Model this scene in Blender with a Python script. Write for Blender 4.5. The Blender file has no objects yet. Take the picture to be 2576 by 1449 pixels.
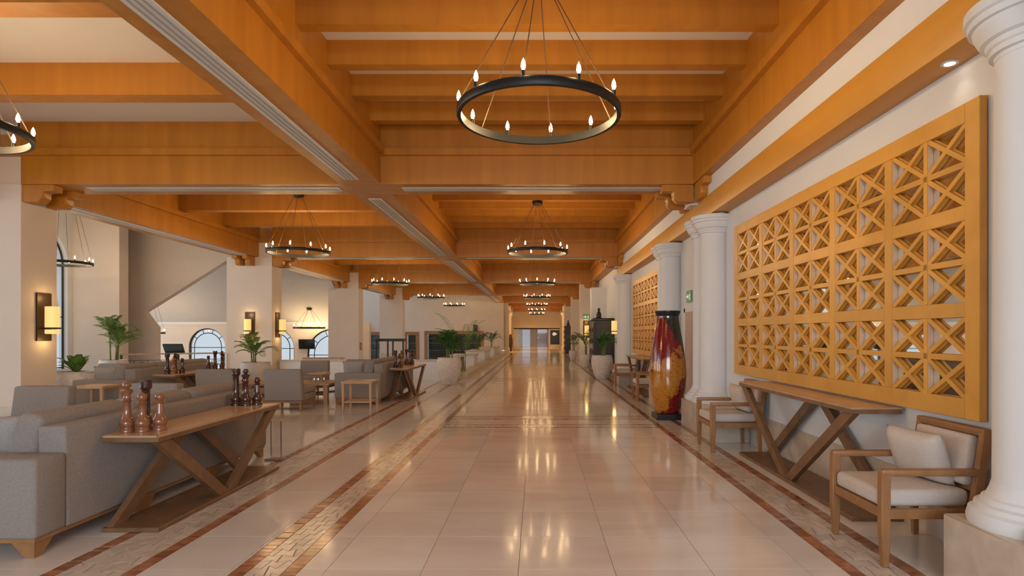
import bpy, bmesh, math, random
from mathutils import Vector, Matrix
random.seed(7)
S = bpy.context.scene
COL = S.collection
PI = math.pi

# ------------------------------------------------------------------ camera
FPX, U0, V0, HC = 1473.0, 1350.0, 840.0, 1.5      # focal length and vanishing point in photo pixels, eye height
cam_d = bpy.data.cameras.new('camera'); cam = bpy.data.objects.new('camera', cam_d); COL.objects.link(cam)
cam_d.sensor_width = 36.0; cam_d.sensor_fit = 'HORIZONTAL'
cam_d.lens = FPX / 2576 * 36
cam_d.shift_x = (1288 - U0) / 2576
cam_d.shift_y = (V0 - 724.5) / 2576
cam_d.clip_start = 0.05; cam_d.clip_end = 300
cam.location = (0, 0, HC); cam.rotation_euler = (PI / 2, 0, 0)
S.camera = cam

# ------------------------------------------------------------------ world, view
W = bpy.data.worlds.new('world'); S.world = W; W.use_nodes = True
bg = W.node_tree.nodes['Background']
bg.inputs[0].default_value = (0.82, 0.90, 1.0, 1); bg.inputs[1].default_value = 1.15
S.view_settings.view_transform = 'Standard'; S.view_settings.look = 'None'
S.view_settings.gamma = 1.0; S.view_settings.use_curve_mapping = False
S.view_settings.exposure = -0.55
S.cycles.sample_clamp_indirect = 5.0; S.cycles.sample_clamp_direct = 30.0

def area(name, loc, rot, sx, sy, power, col):
    d = bpy.data.lights.new(name, 'AREA'); d.shape = 'RECTANGLE'; d.size = sx; d.size_y = sy
    d.energy = power; d.color = col
    o = bpy.data.objects.new(name, d); COL.objects.link(o); o.location = loc; o.rotation_euler = rot
    return o
# daylight through the tall west windows, plus fill lamps added out of view
area('rear_daylight_fill', (0.2, -6.2, 3.0), (PI / 2 - 0.5, 0, 0), 7, 3.0, 930, (0.84, 0.92, 1.0))  # unseen fill lamp added behind the camera, tinted like daylight
area('west_window_daylight', (-17.3, 6.5, 3.2), (0, -PI / 2 + 0.25, 0), 4.5, 17, 2300, (0.88, 0.94, 1.0))
area('court_fill', (-23.6, 26.2, 0.8), (0, -PI / 2, 0), 3.6, 6.5, 260, (0.95, 0.97, 1.0))  # unseen fill lamp added at the court's open side to brighten it
SC_POWER = 3.0       # one wall lamp
DL_POWER = 2.0       # one downlight

# ------------------------------------------------------------------ materials
MATS = {}
def nodes(name):
    m = bpy.data.materials.new(name); m.use_nodes = True
    nt = m.node_tree; b = nt.nodes['Principled BSDF']
    MATS[name] = m
    return m, nt, b
def mk(nt, t, **kw):
    n = nt.nodes.new(t)
    for k, v in kw.items():
        if k in n.inputs.keys(): n.inputs[k].default_value = v
        else: setattr(n, k, v)
    return n
def coords(nt, scale, kind='Object'):
    tc = mk(nt, 'ShaderNodeTexCoord'); mp = mk(nt, 'ShaderNodeMapping')
    mp.inputs['Scale'].default_value = scale
    nt.links.new(tc.outputs[kind], mp.inputs[0]); return mp.outputs[0]
def ramp(nt, fac, stops):
    r = mk(nt, 'ShaderNodeValToRGB'); e = r.color_ramp.elements
    while len(e) < len(stops): e.new(0.5)
    for el, (p, c) in zip(e, stops): el.position = p; el.color = (*c, 1)
    nt.links.new(fac, r.inputs[0]); return r.outputs[0]
def bump(nt, b, h, strength, dist=0.01):
    n = mk(nt, 'ShaderNodeBump'); n.inputs['Strength'].default_value = strength; n.inputs['Distance'].default_value = dist
    nt.links.new(h, n.inputs['Height']); nt.links.new(n.outputs[0], b.inputs['Normal'])
def plain(name, c, rough=0.5, metal=0.0, spec=0.5, var=0.0, vscale=4.0, bmp=0.0, bscale=60):
    m, nt, b = nodes(name)
    b.inputs['Base Color'].default_value = (*c, 1); b.inputs['Roughness'].default_value = rough
    b.inputs['Metallic'].default_value = metal; b.inputs['Specular IOR Level'].default_value = spec
    if var:
        n = mk(nt, 'ShaderNodeTexNoise'); n.inputs['Scale'].default_value = vscale; n.inputs['Detail'].default_value = 4
        nt.links.new(coords(nt, (1, 1, 1)), n.inputs['Vector'])
        lo = tuple(x * (1 - var) for x in c); hi = tuple(min(1, x * (1 + var)) for x in c)
        nt.links.new(ramp(nt, n.outputs[0], [(0.3, lo), (0.7, hi)]), b.inputs['Base Color'])
    if bmp:
        n2 = mk(nt, 'ShaderNodeTexNoise'); n2.inputs['Scale'].default_value = bscale
        nt.links.new(coords(nt, (1, 1, 1)), n2.inputs['Vector'])
        bump(nt, b, n2.outputs[0], bmp)
    return m
def wood(name, c1, c2, scale, rough=0.4, spec=0.5, rnd=0.0):
    m, nt, b = nodes(name)
    n = mk(nt, 'ShaderNodeTexNoise'); n.inputs['Scale'].default_value = 1.0; n.inputs['Detail'].default_value = 6
    n.inputs['Distortion'].default_value = 0.6
    nt.links.new(coords(nt, scale), n.inputs['Vector'])
    col = ramp(nt, n.outputs[0], [(0.28, c1), (0.72, c2)])
    if rnd:
        oi = mk(nt, 'ShaderNodeObjectInfo'); hs = mk(nt, 'ShaderNodeHueSaturation')
        mr = mk(nt, 'ShaderNodeMapRange'); mr.inputs[3].default_value = 1 - rnd; mr.inputs[4].default_value = 1 + rnd
        nt.links.new(oi.outputs['Random'], mr.inputs[0]); nt.links.new(mr.outputs[0], hs.inputs['Value'])
        nt.links.new(col, hs.inputs['Color']); col = hs.outputs[0]
    nt.links.new(col, b.inputs['Base Color'])
    b.inputs['Roughness'].default_value = rough; b.inputs['Specular IOR Level'].default_value = spec
    bump(nt, b, n.outputs[0], 0.08, 0.002)
    return m
def stone(name, stops, scale, rough, rnd=0.0, spec=0.5, detail=5, stretch=(1, 1, 1)):
    m, nt, b = nodes(name)
    oi = mk(nt, 'ShaderNodeObjectInfo')
    vec = coords(nt, stretch)
    if rnd:      # every piece gets its own veining
        ad = mk(nt, 'ShaderNodeVectorMath', operation='ADD'); ml = mk(nt, 'ShaderNodeMath', operation='MULTIPLY')
        ml.inputs[1].default_value = 37.0
        nt.links.new(oi.outputs['Random'], ml.inputs[0]); nt.links.new(ml.outputs[0], ad.inputs[1]); nt.links.new(vec, ad.inputs[0])
        vec = ad.outputs[0]
    n = mk(nt, 'ShaderNodeTexNoise'); n.inputs['Scale'].default_value = scale; n.inputs['Detail'].default_value = detail
    n.inputs['Distortion'].default_value = 0.5
    nt.links.new(vec, n.inputs['Vector'])
    col = ramp(nt, n.outputs[0], stops)
    if rnd:
        hs = mk(nt, 'ShaderNodeHueSaturation'); mr = mk(nt, 'ShaderNodeMapRange')
        mr.inputs[3].default_value = 1 - rnd; mr.inputs[4].default_value = 1 + rnd
        nt.links.new(oi.outputs['Random'], mr.inputs[0]); nt.links.new(mr.outputs[0], hs.inputs['Value'])
        nt.links.new(col, hs.inputs['Color']); col = hs.outputs[0]
    nt.links.new(col, b.inputs['Base Color'])
    b.inputs['Roughness'].default_value = rough; b.inputs['Specular IOR Level'].default_value = spec
    return m
def emit(name, c, strength, base=(0.8, 0.8, 0.8)):
    m, nt, b = nodes(name)
    b.inputs['Base Color'].default_value = (*base, 1)
    b.inputs['Emission Color'].default_value = (*c, 1); b.inputs['Emission Strength'].default_value = strength
    return m

CEILW = wood('ceiling_wood', (0.41, 0.158, 0.014), (0.52, 0.212, 0.022), (5, 5, 0.5), 0.42)
BEAMW = wood('header_wood', (0.56, 0.255, 0.032), (0.66, 0.315, 0.048), (3, 0.4, 6), 0.45)
LATW = wood('lattice_wood', (0.60, 0.300, 0.052), (0.72, 0.375, 0.075), (6, 3, 3), 0.38, rnd=0.07)
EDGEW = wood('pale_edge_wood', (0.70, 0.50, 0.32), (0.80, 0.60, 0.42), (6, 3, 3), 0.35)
FURW = wood('furniture_wood', (0.155, 0.080, 0.036), (0.24, 0.128, 0.062), (9, 9, 5), 0.4, rnd=0.06)
CHW = wood('chair_wood', (0.27, 0.125, 0.047), (0.36, 0.180, 0.075), (9, 9, 5), 0.38, rnd=0.05)
TOPW = wood('table_top_wood', (0.44, 0.255, 0.15), (0.57, 0.36, 0.225), (8, 1.0, 8), 0.22)
PALEW = wood('pale_wood', (0.42, 0.26, 0.14), (0.52, 0.34, 0.20), (8, 8, 3), 0.4)
DARKW = wood('carved_dark_wood', (0.018, 0.013, 0.012), (0.035, 0.026, 0.022), (8, 8, 3), 0.35)
CHESSW = wood('chess_wood', (0.19, 0.070, 0.030), (0.31, 0.125, 0.056), (8, 8, 20), 0.14)
CHESSD = wood('chess_dark_wood', (0.045, 0.016, 0.012), (0.085, 0.030, 0.020), (8, 8, 20), 0.18)
for _m in (CHESSW, CHESSD): _m.node_tree.nodes['Principled BSDF'].inputs['Coat Weight'].default_value = 0.6
PLAST = plain('white_plaster', (0.715, 0.72, 0.73), 0.75, var=0.02, vscale=1.5)
CEILP = plain('ceiling_plaster', (0.73, 0.69, 0.66), 0.8)
CREAM = plain('cream_plaster', (0.71, 0.61, 0.52), 0.8, var=0.03, vscale=1.2)
GREYP = plain('grey_plaster', (0.56, 0.535, 0.505), 0.8, var=0.02)
MIRROR = plain('mirror_glass', (0.86, 0.87, 0.86), 0.02, 1.0)
TILE = stone('cream_marble_tile', [(0.25, (0.70, 0.615, 0.55)), (0.55, (0.785, 0.72, 0.66)), (0.8, (0.82, 0.765, 0.71))], 1.3, 0.085, 0.05, stretch=(0.7, 2.2, 1))
TILEG = stone('plain_marble_tile', [(0.25, (0.68, 0.625, 0.575)), (0.75, (0.75, 0.70, 0.65))], 1.5, 0.085, 0.03)
GROUT = plain('grout', (0.27, 0.20, 0.15), 0.6)
GROUTL = plain('pale_grout', (0.44, 0.355, 0.29), 0.6)
STONE = stone('crazed_stone', [(0.25, (0.54, 0.44, 0.36)), (0.75, (0.68, 0.58, 0.49))], 7, 0.14, 0.10)
BRICK = stone('red_marble', [(0.2, (0.20, 0.065, 0.03)), (0.5, (0.34, 0.135, 0.065)), (0.8, (0.50, 0.26, 0.14))], 9, 0.14, 0.30)
PLINTH = stone('cream_marble', [(0.2, (0.44, 0.36, 0.28)), (0.55, (0.58, 0.50, 0.41)), (0.8, (0.68, 0.61, 0.53))], 5, 0.3, detail=9)
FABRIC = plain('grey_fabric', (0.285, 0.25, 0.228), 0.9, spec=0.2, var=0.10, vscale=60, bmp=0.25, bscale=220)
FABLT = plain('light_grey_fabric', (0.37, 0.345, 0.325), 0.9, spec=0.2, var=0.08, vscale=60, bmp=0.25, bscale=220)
LINEN = plain('ivory_linen', (0.58, 0.515, 0.465), 0.85, spec=0.2, var=0.04, vscale=50, bmp=0.15, bscale=180)
IRON = plain('black_iron', (0.025, 0.027, 0.026), 0.45, 0.6)
CABLE = plain('dark_cable', (0.09, 0.045, 0.02), 0.6)
BRONZE = plain('dark_bronze', (0.055, 0.035, 0.02), 0.42, 0.5)
WHITEM = plain('white_metal', (0.70, 0.69, 0.67), 0.45)
GREYM = plain('grey_slot', (0.33, 0.33, 0.33), 0.6)
BLACK = plain('black_plastic', (0.012, 0.013, 0.014), 0.3)
SCREEN = plain('screen_glass', (0.008, 0.011, 0.011), 0.08)
POT = plain('whitewashed_clay', (0.64, 0.585, 0.54), 0.75, var=0.12, vscale=14, bmp=0.35, bscale=25)
SOIL = plain('potting_soil', (0.05, 0.032, 0.02), 0.95)
LEAF = plain('palm_leaf', (0.15, 0.26, 0.05), 0.5, var=0.35, vscale=7)
LEAFD = plain('dark_leaf', (0.06, 0.15, 0.035), 0.45, var=0.35, vscale=7)
STEM = plain('palm_stem', (0.16, 0.19, 0.045), 0.6)
SILVER = plain('silver', (0.75, 0.72, 0.66), 0.2, 0.9)
SIGNG = emit('sign_green', (0.10, 0.34, 0.14), 0.15, (0.12, 0.32, 0.14))
SIGNW = emit('sign_white', (0.9, 0.95, 0.85), 0.5)
BULB = emit('bulb_glass', (1.0, 0.68, 0.34), 600.0)
SHADE = emit('lit_shade', (1.0, 0.60, 0.18), 1.15, (0.85, 0.65, 0.32))
DLGLASS = emit('downlight_glass', (1.0, 0.93, 0.80), 10.0)
GLOWDOOR = emit('lit_glass_door', (0.55, 0.62, 0.78), 0.55, (0.4, 0.45, 0.5))
def glass(name, c=(1, 1, 1)):
    m, nt, b = nodes(name)
    tr = mk(nt, 'ShaderNodeBsdfTransparent'); tr.inputs[0].default_value = (*c, 1)
    gl = mk(nt, 'ShaderNodeBsdfGlossy'); gl.inputs['Roughness'].default_value = 0.03
    fr = mk(nt, 'ShaderNodeFresnel'); fr.inputs[0].default_value = 1.45
    mx = mk(nt, 'ShaderNodeMixShader'); out = nt.nodes['Material Output']
    nt.links.new(fr.outputs[0], mx.inputs[0]); nt.links.new(tr.outputs[0], mx.inputs[1]); nt.links.new(gl.outputs[0], mx.inputs[2])
    nt.links.new(mx.outputs[0], out.inputs[0]); return m
GLASS = glass('window_glass', (0.93, 0.96, 0.95))
ACRYL = glass('clear_acrylic', (0.95, 0.96, 0.95))
def vase_material():
    m, nt, b = nodes('lacquered_crackle')
    tc = mk(nt, 'ShaderNodeTexCoord'); sp = mk(nt, 'ShaderNodeSeparateXYZ'); nt.links.new(tc.outputs['Object'], sp.inputs[0])
    n = mk(nt, 'ShaderNodeTexNoise'); n.inputs['Scale'].default_value = 5.0; n.inputs['Detail'].default_value = 12; n.inputs['Roughness'].default_value = 0.72
    nt.links.new(tc.outputs['Object'], n.inputs['Vector'])
    def lin(a, b_, c, k):    # a*x + b*z + k*noise + c
        s = None
        for out, w in ((sp.outputs[0], a), (sp.outputs[2], b_), (n.outputs[0], k)):
            ml = mk(nt, 'ShaderNodeMath', operation='MULTIPLY'); ml.inputs[1].default_value = w; nt.links.new(out, ml.inputs[0])
            if s is None: s = ml.outputs[0]
            else:
                ad = mk(nt, 'ShaderNodeMath', operation='ADD'); nt.links.new(s, ad.inputs[0]); nt.links.new(ml.outputs[0], ad.inputs[1]); s = ad.outputs[0]
        ad = mk(nt, 'ShaderNodeMath', operation='ADD'); ad.inputs[1].default_value = c; nt.links.new(s, ad.inputs[0])
        return ad.outputs[0]
    vo = mk(nt, 'ShaderNodeTexVoronoi'); vo.inputs['Scale'].default_value = 42; nt.links.new(tc.outputs['Object'], vo.inputs['Vector'])
    def chips(c1, c2): return ramp(nt, vo.outputs['Distance'], [(0.15, c1), (0.6, c2)])
    ochre = chips((0.62, 0.27, 0.020), (0.40, 0.14, 0.010)); red = chips((0.36, 0.014, 0.016), (0.14, 0.005, 0.007)); dark = chips((0.035, 0.036, 0.022), (0.015, 0.016, 0.011))
    def mixc(fac_stops, fac, c1, c2):
        f = ramp(nt, fac, fac_stops); mx = mk(nt, 'ShaderNodeMix'); mx.data_type = 'RGBA'
        nt.links.new(f, mx.inputs[0]); nt.links.new(c1, mx.inputs[6]); nt.links.new(c2, mx.inputs[7]); return mx.outputs[2]
    st = [(0.47, (0, 0, 0)), (0.53, (1, 1, 1))]
    c = mixc(st, lin(-0.5, 0.85, -1.00, 1.1), ochre, red)           # red on the shoulder
    c = mixc(st, lin(1.5, -0.9, 0.25, 1.1), c, red)                 # red towards the foot and one flank
    c = mixc(st, lin(1.7, 1.0, -1.34, 0.5), c, dark)             # black-green neck running down one side
    nt.links.new(c, b.inputs['Base Color'])
    b.inputs['Roughness'].default_value = 0.12; b.inputs['Coat Weight'].default_value = 0.7; b.inputs['Coat Roughness'].default_value = 0.04
    return m
VASE = vase_material()

# ------------------------------------------------------------------ mesh helpers
class B:
    def __init__(s): s.v = []; s.f = []
    def add(s, vs, fs):
        o = len(s.v); s.v += [tuple(p) for p in vs]; s.f += [tuple(i + o for i in f) for f in fs]; return s
    def box(s, x0, y0, z0, x1, y1, z1):
        return s.add([(x0, y0, z0), (x1, y0, z0), (x1, y1, z0), (x0, y1, z0), (x0, y0, z1), (x1, y0, z1), (x1, y1, z1), (x0, y1, z1)],
                     [(0, 3, 2, 1), (4, 5, 6, 7), (0, 1, 5, 4), (1, 2, 6, 5), (2, 3, 7, 6), (3, 0, 4, 7)])
    def prism(s, pts, axis, a, b):
        if axis == 'x': f = lambda p, t: (t, p[0], p[1])
        elif axis == 'y': f = lambda p, t: (p[0], t, p[1])
        else: f = lambda p, t: (p[0], p[1], t)
        n = len(pts)
        vs = [f(p, a) for p in pts] + [f(p, b) for p in pts]
        return s.add(vs, [tuple(range(n))[::-1], tuple(range(n, 2 * n))] + [(i, (i + 1) % n, n + (i + 1) % n, n + i) for i in range(n)])
    def lathe(s, prof, n=24, cx=0, cy=0, a0=0.0):
        vs = []; m = len(prof)
        for i in range(n):
            a = a0 + 2 * PI * i / n
            vs += [(cx + r * math.cos(a), cy + r * math.sin(a), z) for r, z in prof]
        fs = [(i * m + j, ((i + 1) % n) * m + j, ((i + 1) % n) * m + j + 1, i * m + j + 1) for i in range(n) for j in range(m - 1)]
        if prof[0] != prof[-1]: fs.append(tuple(i * m for i in range(n))[::-1]); fs.append(tuple(i * m + m - 1 for i in range(n)))
        return s.add(vs, fs)
    def bar(s, p0, p1, w, h, up=(0, 0, 1), w1=None, h1=None):
        p0 = Vector(p0); p1 = Vector(p1); d = (p1 - p0).normalized(); up = Vector(up)
        sx = d.cross(up).normalized(); sy = sx.cross(d).normalized()
        w1 = w if w1 is None else w1; h1 = h if h1 is None else h1
        vs = [p + sx * a * ww / 2 + sy * c * hh / 2 for p, ww, hh in ((p0, w, h), (p1, w1, h1)) for a, c in ((-1, -1), (1, -1), (1, 1), (-1, 1))]
        return s.add(vs, [(0, 1, 2, 3), (7, 6, 5, 4), (0, 4, 5, 1), (1, 5, 6, 2), (2, 6, 7, 3), (3, 7, 4, 0)])
    def tube(s, pts, r, n=6, closed=False):
        pts = [Vector(p) for p in pts]; m = len(pts); vs = []; prev = None
        for i, p in enumerate(pts):
            d = (pts[(i + 1) % m] - pts[i - 1]) if closed else (pts[min(i + 1, m - 1)] - pts[max(i - 1, 0)])
            d.normalize()
            ref = prev if prev is not None and abs(prev.dot(d)) < 0.95 else (Vector((0, 0, 1)) if abs(d.z) < 0.9 else Vector((1, 0, 0)))
            sx = (ref - d * ref.dot(d)).normalized(); sy = d.cross(sx); prev = sx
            rr = r[i] if isinstance(r, (list, tuple)) else r
            vs += [p + sx * rr * math.cos(2 * PI * k / n) + sy * rr * math.sin(2 * PI * k / n) for k in range(n)]
        fs = [(i * n + k, i * n + (k + 1) % n, ((i + 1) % m) * n + (k + 1) % n, ((i + 1) % m) * n + k) for i in range(m if closed else m - 1) for k in range(n)]
        if not closed: fs += [tuple(range(n))[::-1], tuple(range((m - 1) * n, m * n))]
        return s.add(vs, fs)
    def loft(s, secs):
        # rectangular sections (cx, cy, z, wx, wy) joined into one solid
        vs = []
        for cx, cy, z, wx, wy in secs: vs += [(cx - wx / 2, cy - wy / 2, z), (cx + wx / 2, cy - wy / 2, z), (cx + wx / 2, cy + wy / 2, z), (cx - wx / 2, cy + wy / 2, z)]
        m = len(secs); fs = [(3, 2, 1, 0), tuple(4 * (m - 1) + i for i in range(4))]
        fs += [(4 * k + i, 4 * k + (i + 1) % 4, 4 * k + 4 + (i + 1) % 4, 4 * k + 4 + i) for k in range(m - 1) for i in range(4)]
        return s.add(vs, fs)
    def pillow(s, cx, cy, cz, w, d, h, e=0.45, n=20, m=12, rot=None):
        # soft cushion: a superellipsoid
        sp = lambda t, k: math.copysign(abs(t) ** k, t)
        vs = []
        for i in range(n):
            a = 2 * PI * i / n
            for j in range(1, m):
                b = -PI / 2 + PI * j / m
                p = Vector((w / 2 * sp(math.cos(b), e) * sp(math.cos(a), e), d / 2 * sp(math.cos(b), e) * sp(math.sin(a), e), h / 2 * sp(math.sin(b), 0.75)))
                if rot: p = rot @ p
                vs.append(p + Vector((cx, cy, cz)))
        k = m - 1
        fs = [(i * k + j, ((i + 1) % n) * k + j, ((i + 1) % n) * k + j + 1, i * k + j + 1) for i in range(n) for j in range(k - 1)]
        fs += [tuple(i * k for i in range(n))[::-1], tuple(i * k + k - 1 for i in range(n))]
        return s.add(vs, fs)
    def cushion(s, w, h, d, n=14):
        # square scatter cushion: pinched corners, full middle; faces along local z
        f = lambda i: -1 + 2 * i / n
        vs = []; idx = {}
        for side in (1, -1):
            for i in range(n + 1):
                for j in range(n + 1):
                    a, c = f(i), f(j); edge = i in (0, n) or j in (0, n)
                    if side < 0 and edge: idx[(side, i, j)] = idx[(1, i, j)]; continue
                    px = a * w / 2 * (1 - .055 * (1 - c * c)); py = c * h / 2 * (1 - .055 * (1 - a * a))
                    t = ((1 - a ** 4) * (1 - c ** 4)) ** .55
                    idx[(side, i, j)] = len(vs); vs.append((px, py, side * (d / 2) * t))
        fs = []
        for side in (1, -1):
            for i in range(n):
                for j in range(n):
                    q = (idx[(side, i, j)], idx[(side, i + 1, j)], idx[(side, i + 1, j + 1)], idx[(side, i, j + 1)])
                    fs.append(q if side > 0 else q[::-1])
        return s.add(vs, fs)
    def build(s, name, mat, parent=None, loc=(0, 0, 0), rz=0.0, smooth=0, bevel=0.0, seg=2):
        me = bpy.data.meshes.new(name)
        me.from_pydata(s.v, [], s.f)
        if bevel:
            bm = bmesh.new(); bm.from_mesh(me)
            es = [e for e in bm.edges if len(e.link_faces) == 2 and e.calc_face_angle(0) > 0.5]
            bmesh.ops.bevel(bm, geom=es, offset=bevel, segments=seg, affect='EDGES', profile=0.5, clamp_overlap=True)
            bm.to_mesh(me); bm.free(); smooth = smooth or 40
        if smooth:
            me.polygons.foreach_set('use_smooth', [True] * len(me.polygons))
            if smooth < 180: me.set_sharp_from_angle(angle=math.radians(smooth))
        me.materials.append(mat); me.update()
        o = bpy.data.objects.new(name, me); COL.objects.link(o)
        o.location = loc; o.rotation_euler = (0, 0, rz)
        if parent is not None: o.parent = parent
        return o
def box(name, mat, x0, y0, z0, x1, y1, z1, parent=None, bevel=0.0):
    return B().box(x0, y0, z0, x1, y1, z1).build(name, mat, parent, bevel=bevel)
def thing(name, label, cat, loc=(0, 0, 0), rz=0.0, group=None):
    o = bpy.data.objects.new(name, None); COL.objects.link(o); o.location = loc; o.rotation_euler = (0, 0, rz)
    o.empty_display_size = 0.2
    o['label'] = label; o['category'] = cat
    if group: o['group'] = group
    return o
def tag(o, label, cat, group=None):
    o['label'] = label; o['category'] = cat
    if group: o['group'] = group
    return o
def struct(o, label=None):
    o['kind'] = 'structure'
    if label: o['label'] = label
    return o
KIDS = {}
def dup(o, loc=None, rz=None, label=None, group=None, parent=None):
    c = o.copy(); COL.objects.link(c)
    if parent is not None: c.parent = parent
    if loc is not None: c.location = loc
    if rz is not None: c.rotation_euler = (0, 0, rz)
    if label: c['label'] = label
    if group: c['group'] = group
    for k in [x for x in bpy.data.objects if x.parent == o] if o.name not in KIDS else KIDS[o.name]: dup(k, parent=c)
    return c
def keep(o):     # remember a prototype's children so that copies are quick to make
    def rec(x):
        KIDS[x.name] = [k for k in bpy.data.objects if k.parent == x]
        for k in KIDS[x.name]: rec(k)
    rec(o); return o

# ================================================================== FLOOR
BAY = 9.15
floor = struct(B().box(-16.4, -6.6, -0.25, 3.4, 19.6, -0.006).box(-2.8, 19.6, -0.25, 3.4, 67.0, -0.006)
               .box(-24, 19.6, -1.9, -2.8, 47, -1.6).build('floor', GROUTL), 'polished cream marble floor with inlaid mosaic bands')
XA0, XA1, XB0, XB1, XR0, XR1 = -3.085, -2.49, -1.92, -1.50, 1.95, 2.42
CROSS = [(9.36, 9.72), (10.27, 10.69)]
CROSS_ALL = [(a + BAY * k, b + BAY * k) for k in range(-1, 6) for a, b in CROSS]
TJ, TS = 0.004, 0.61
mesh_cache = {}
def tile_mesh(w, d, mat):
    k = (round(w, 3), round(d, 3), mat.name)
    if k not in mesh_cache:
        b = B().box(-w / 2, -d / 2, -0.016, w / 2, d / 2, 0)
        me = bpy.data.meshes.new('tile'); me.from_pydata(b.v, [], b.f); me.materials.append(mat); mesh_cache[k] = me
    return mesh_cache[k]
def cells(a, b, anchor, step):
    out = []; k = math.floor((a - anchor) / step); p = a
    while p < b - 1e-6:
        k += 1; q = min(b, anchor + k * step)
        if q - p > 0.02: out.append((p, q))
        p = q
    return out
tiles = []
def tile_field(x0, x1, y0, y1, mat, ax=-0.116, ay=3.73, step=TS, cross=False):
    iv = [(y0, y1)]
    if cross:
        for a, b in CROSS_ALL:
            nxt = []
            for p, q in iv:
                if b <= p or a >= q: nxt.append((p, q)); continue
                if a > p: nxt.append((p, a))
                if b < q: nxt.append((b, q))
            iv = nxt
    for p, q in iv:
        for ya, yb in cells(p, q, ay, step):
            for xa, xb in cells(x0, x1, ax, step): tiles.append((xa, xb, ya, yb, mat))
tile_field(XB1, XR0, -2.0, 66.0, TILE, cross=True)
tile_field(XA1, XB0, -2.0, 46.0, TILEG)
tile_field(XR1, 2.96, -2.0, 46.0, TILEG)
tile_field(-9.0, XA0, -2.0, 19.6, TILEG, ax=XA0)
tile_field(-16.4, -9.0, 0, 19.6, TILEG, ax=-9.0)
def tile_rank(t):
    xa, xb, ya, yb, m = t
    yc = (ya + yb) / 2; u = U0 + FPX * (xa + xb) / 2 / max(yc, .5)
    inview = yc > 3.2 and -150 < u < 2700
    return (0 if inview else 1, yc + (4 if xb < XB1 else 0))
tiles.sort(key=tile_rank)
for xa, xb, ya, yb, m in tiles[:300]:
    o = bpy.data.objects.new('tile', tile_mesh(xb - xa - TJ, yb - ya - TJ, m)); COL.objects.link(o)
    o.location = ((xa + xb) / 2, (ya + yb) / 2, 0); o.parent = floor
for m in (TILE, TILEG):
    b = B()
    for xa, xb, ya, yb, mm in tiles[300:]:
        if mm is m: b.box(xa + TJ / 2, ya + TJ / 2, -0.016, xb - TJ / 2, yb - TJ / 2, 0)
    o = b.build('far_tiles', m, floor); o['kind'] = 'stuff'

def inlay(n, x0, x1, y0, y1, ysplit, red=0.095, cell=0.12, along='y', label=None):
    """A band of crazed stones between two rows of red bricks; pieces are single objects up to ysplit."""
    bed = B().box(x0, y0, -0.016, x1, y1, -0.005).build('trim_%d' % n, GROUT); struct(bed, label)
    far_s, far_b = B(), B()
    sw = along == 'x'
    L0, L1, T0, T1 = (x0, x1, y0, y1) if sw else (y0, y1, x0, x1)
    P = (lambda l, t: (l, t)) if sw else (lambda l, t: (t, l))
    rnd = random.Random(n)
    l = L0                                                             # bricks
    while l < L1 - 0.01:
        for t in (T0, T1 - red):
            q = min(L1, l + rnd.uniform(0.05, 0.085))
            a, b = P(l + 0.002, t + 0.002), P(q - 0.002, t + red - 0.002)
            xs = sorted((a[0], b[0])); ys = sorted((a[1], b[1]))
            if l < ysplit and ys[0] > 2.9:
                cx, cy = (xs[0] + xs[1]) / 2, (ys[0] + ys[1]) / 2
                o = B().box(xs[0] - cx, ys[0] - cy, -0.014, xs[1] - cx, ys[1] - cy, 0).build('brick', BRICK, bed, (cx, cy, 0))
                o.rotation_euler = (rnd.uniform(-.006, .006), rnd.uniform(-.006, .006), 0)
            else: far_b.box(xs[0], ys[0], -0.014, xs[1], ys[1], 0)
        l = q
    W0, W1 = T0 + red, T1 - red                                         # stones
    nx = max(1, round((W1 - W0) / cell)); c = (W1 - W0) / nx; ny = int((L1 - L0) / (c * 0.9)); dy = (L1 - L0) / ny
    jit = {}
    def vert(k, j):
        if (k, j) not in jit:
            jx = rnd.uniform(-.17, .17) * c if 0 < k < 2 * nx else 0
            off = (0.16 if (k + j) % 2 else -0.16) * dy + rnd.uniform(-.14, .14) * dy
            if j in (0, ny): off = 0
            jit[(k, j)] = (L0 + j * dy + off, W0 + k * c / 2 + jx)
        return jit[(k, j)]
    for j in range(ny):
        ks = list(range(j % 2, 2 * nx + 1, 2))
        if ks[0] > 0: ks = [0] + ks
        if ks[-1] < 2 * nx: ks.append(2 * nx)
        for a, b in zip(ks, ks[1:]):
            poly = [P(*vert(k, j)) for k in range(a, b + 1)] + [P(*vert(k, j + 1)) for k in range(b, a - 1, -1)]
            cx = sum(p[0] for p in poly) / len(poly); cy = sum(p[1] for p in poly) / len(poly)
            k = 1 - 0.0046 / (c * 0.5)
            loc = [((p[0] - cx) * k, (p[1] - cy) * k) for p in poly]
            if sum(loc[i][0] * loc[(i + 1) % len(loc)][1] - loc[(i + 1) % len(loc)][0] * loc[i][1] for i in range(len(loc))) < 0: loc = loc[::-1]
            if L0 + j * dy < ysplit and cy > 3.3:
                o = B().prism(loc, 'z', -0.014, 0).build('stone', STONE, bed, (cx, cy, 0))
                o.rotation_euler = (rnd.uniform(-.008, .008), rnd.uniform(-.008, .008), 0)
            else: far_s.prism([(p[0] + cx, p[1] + cy) for p in loc], 'z', -0.014, 0)
    if far_b.v: far_b.build('far_bricks', BRICK, bed)['kind'] = 'stuff'
    if far_s.v: far_s.build('far_stones', STONE, bed)['kind'] = 'stuff'
inlay(1, XB0, XB1, 2.0, 46.0, 9.3, label='inlaid band of crazed stone and red bricks along the middle of the floor')
inlay(2, XA0, XA1, 2.0, 46.0, 8.6, label='inlaid band of crazed stone running beside the sofas')
inlay(3, XR0, XR1, 2.0, 46.0, 9.3, label='inlaid band of crazed stone in front of the wall armchairs')
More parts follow.
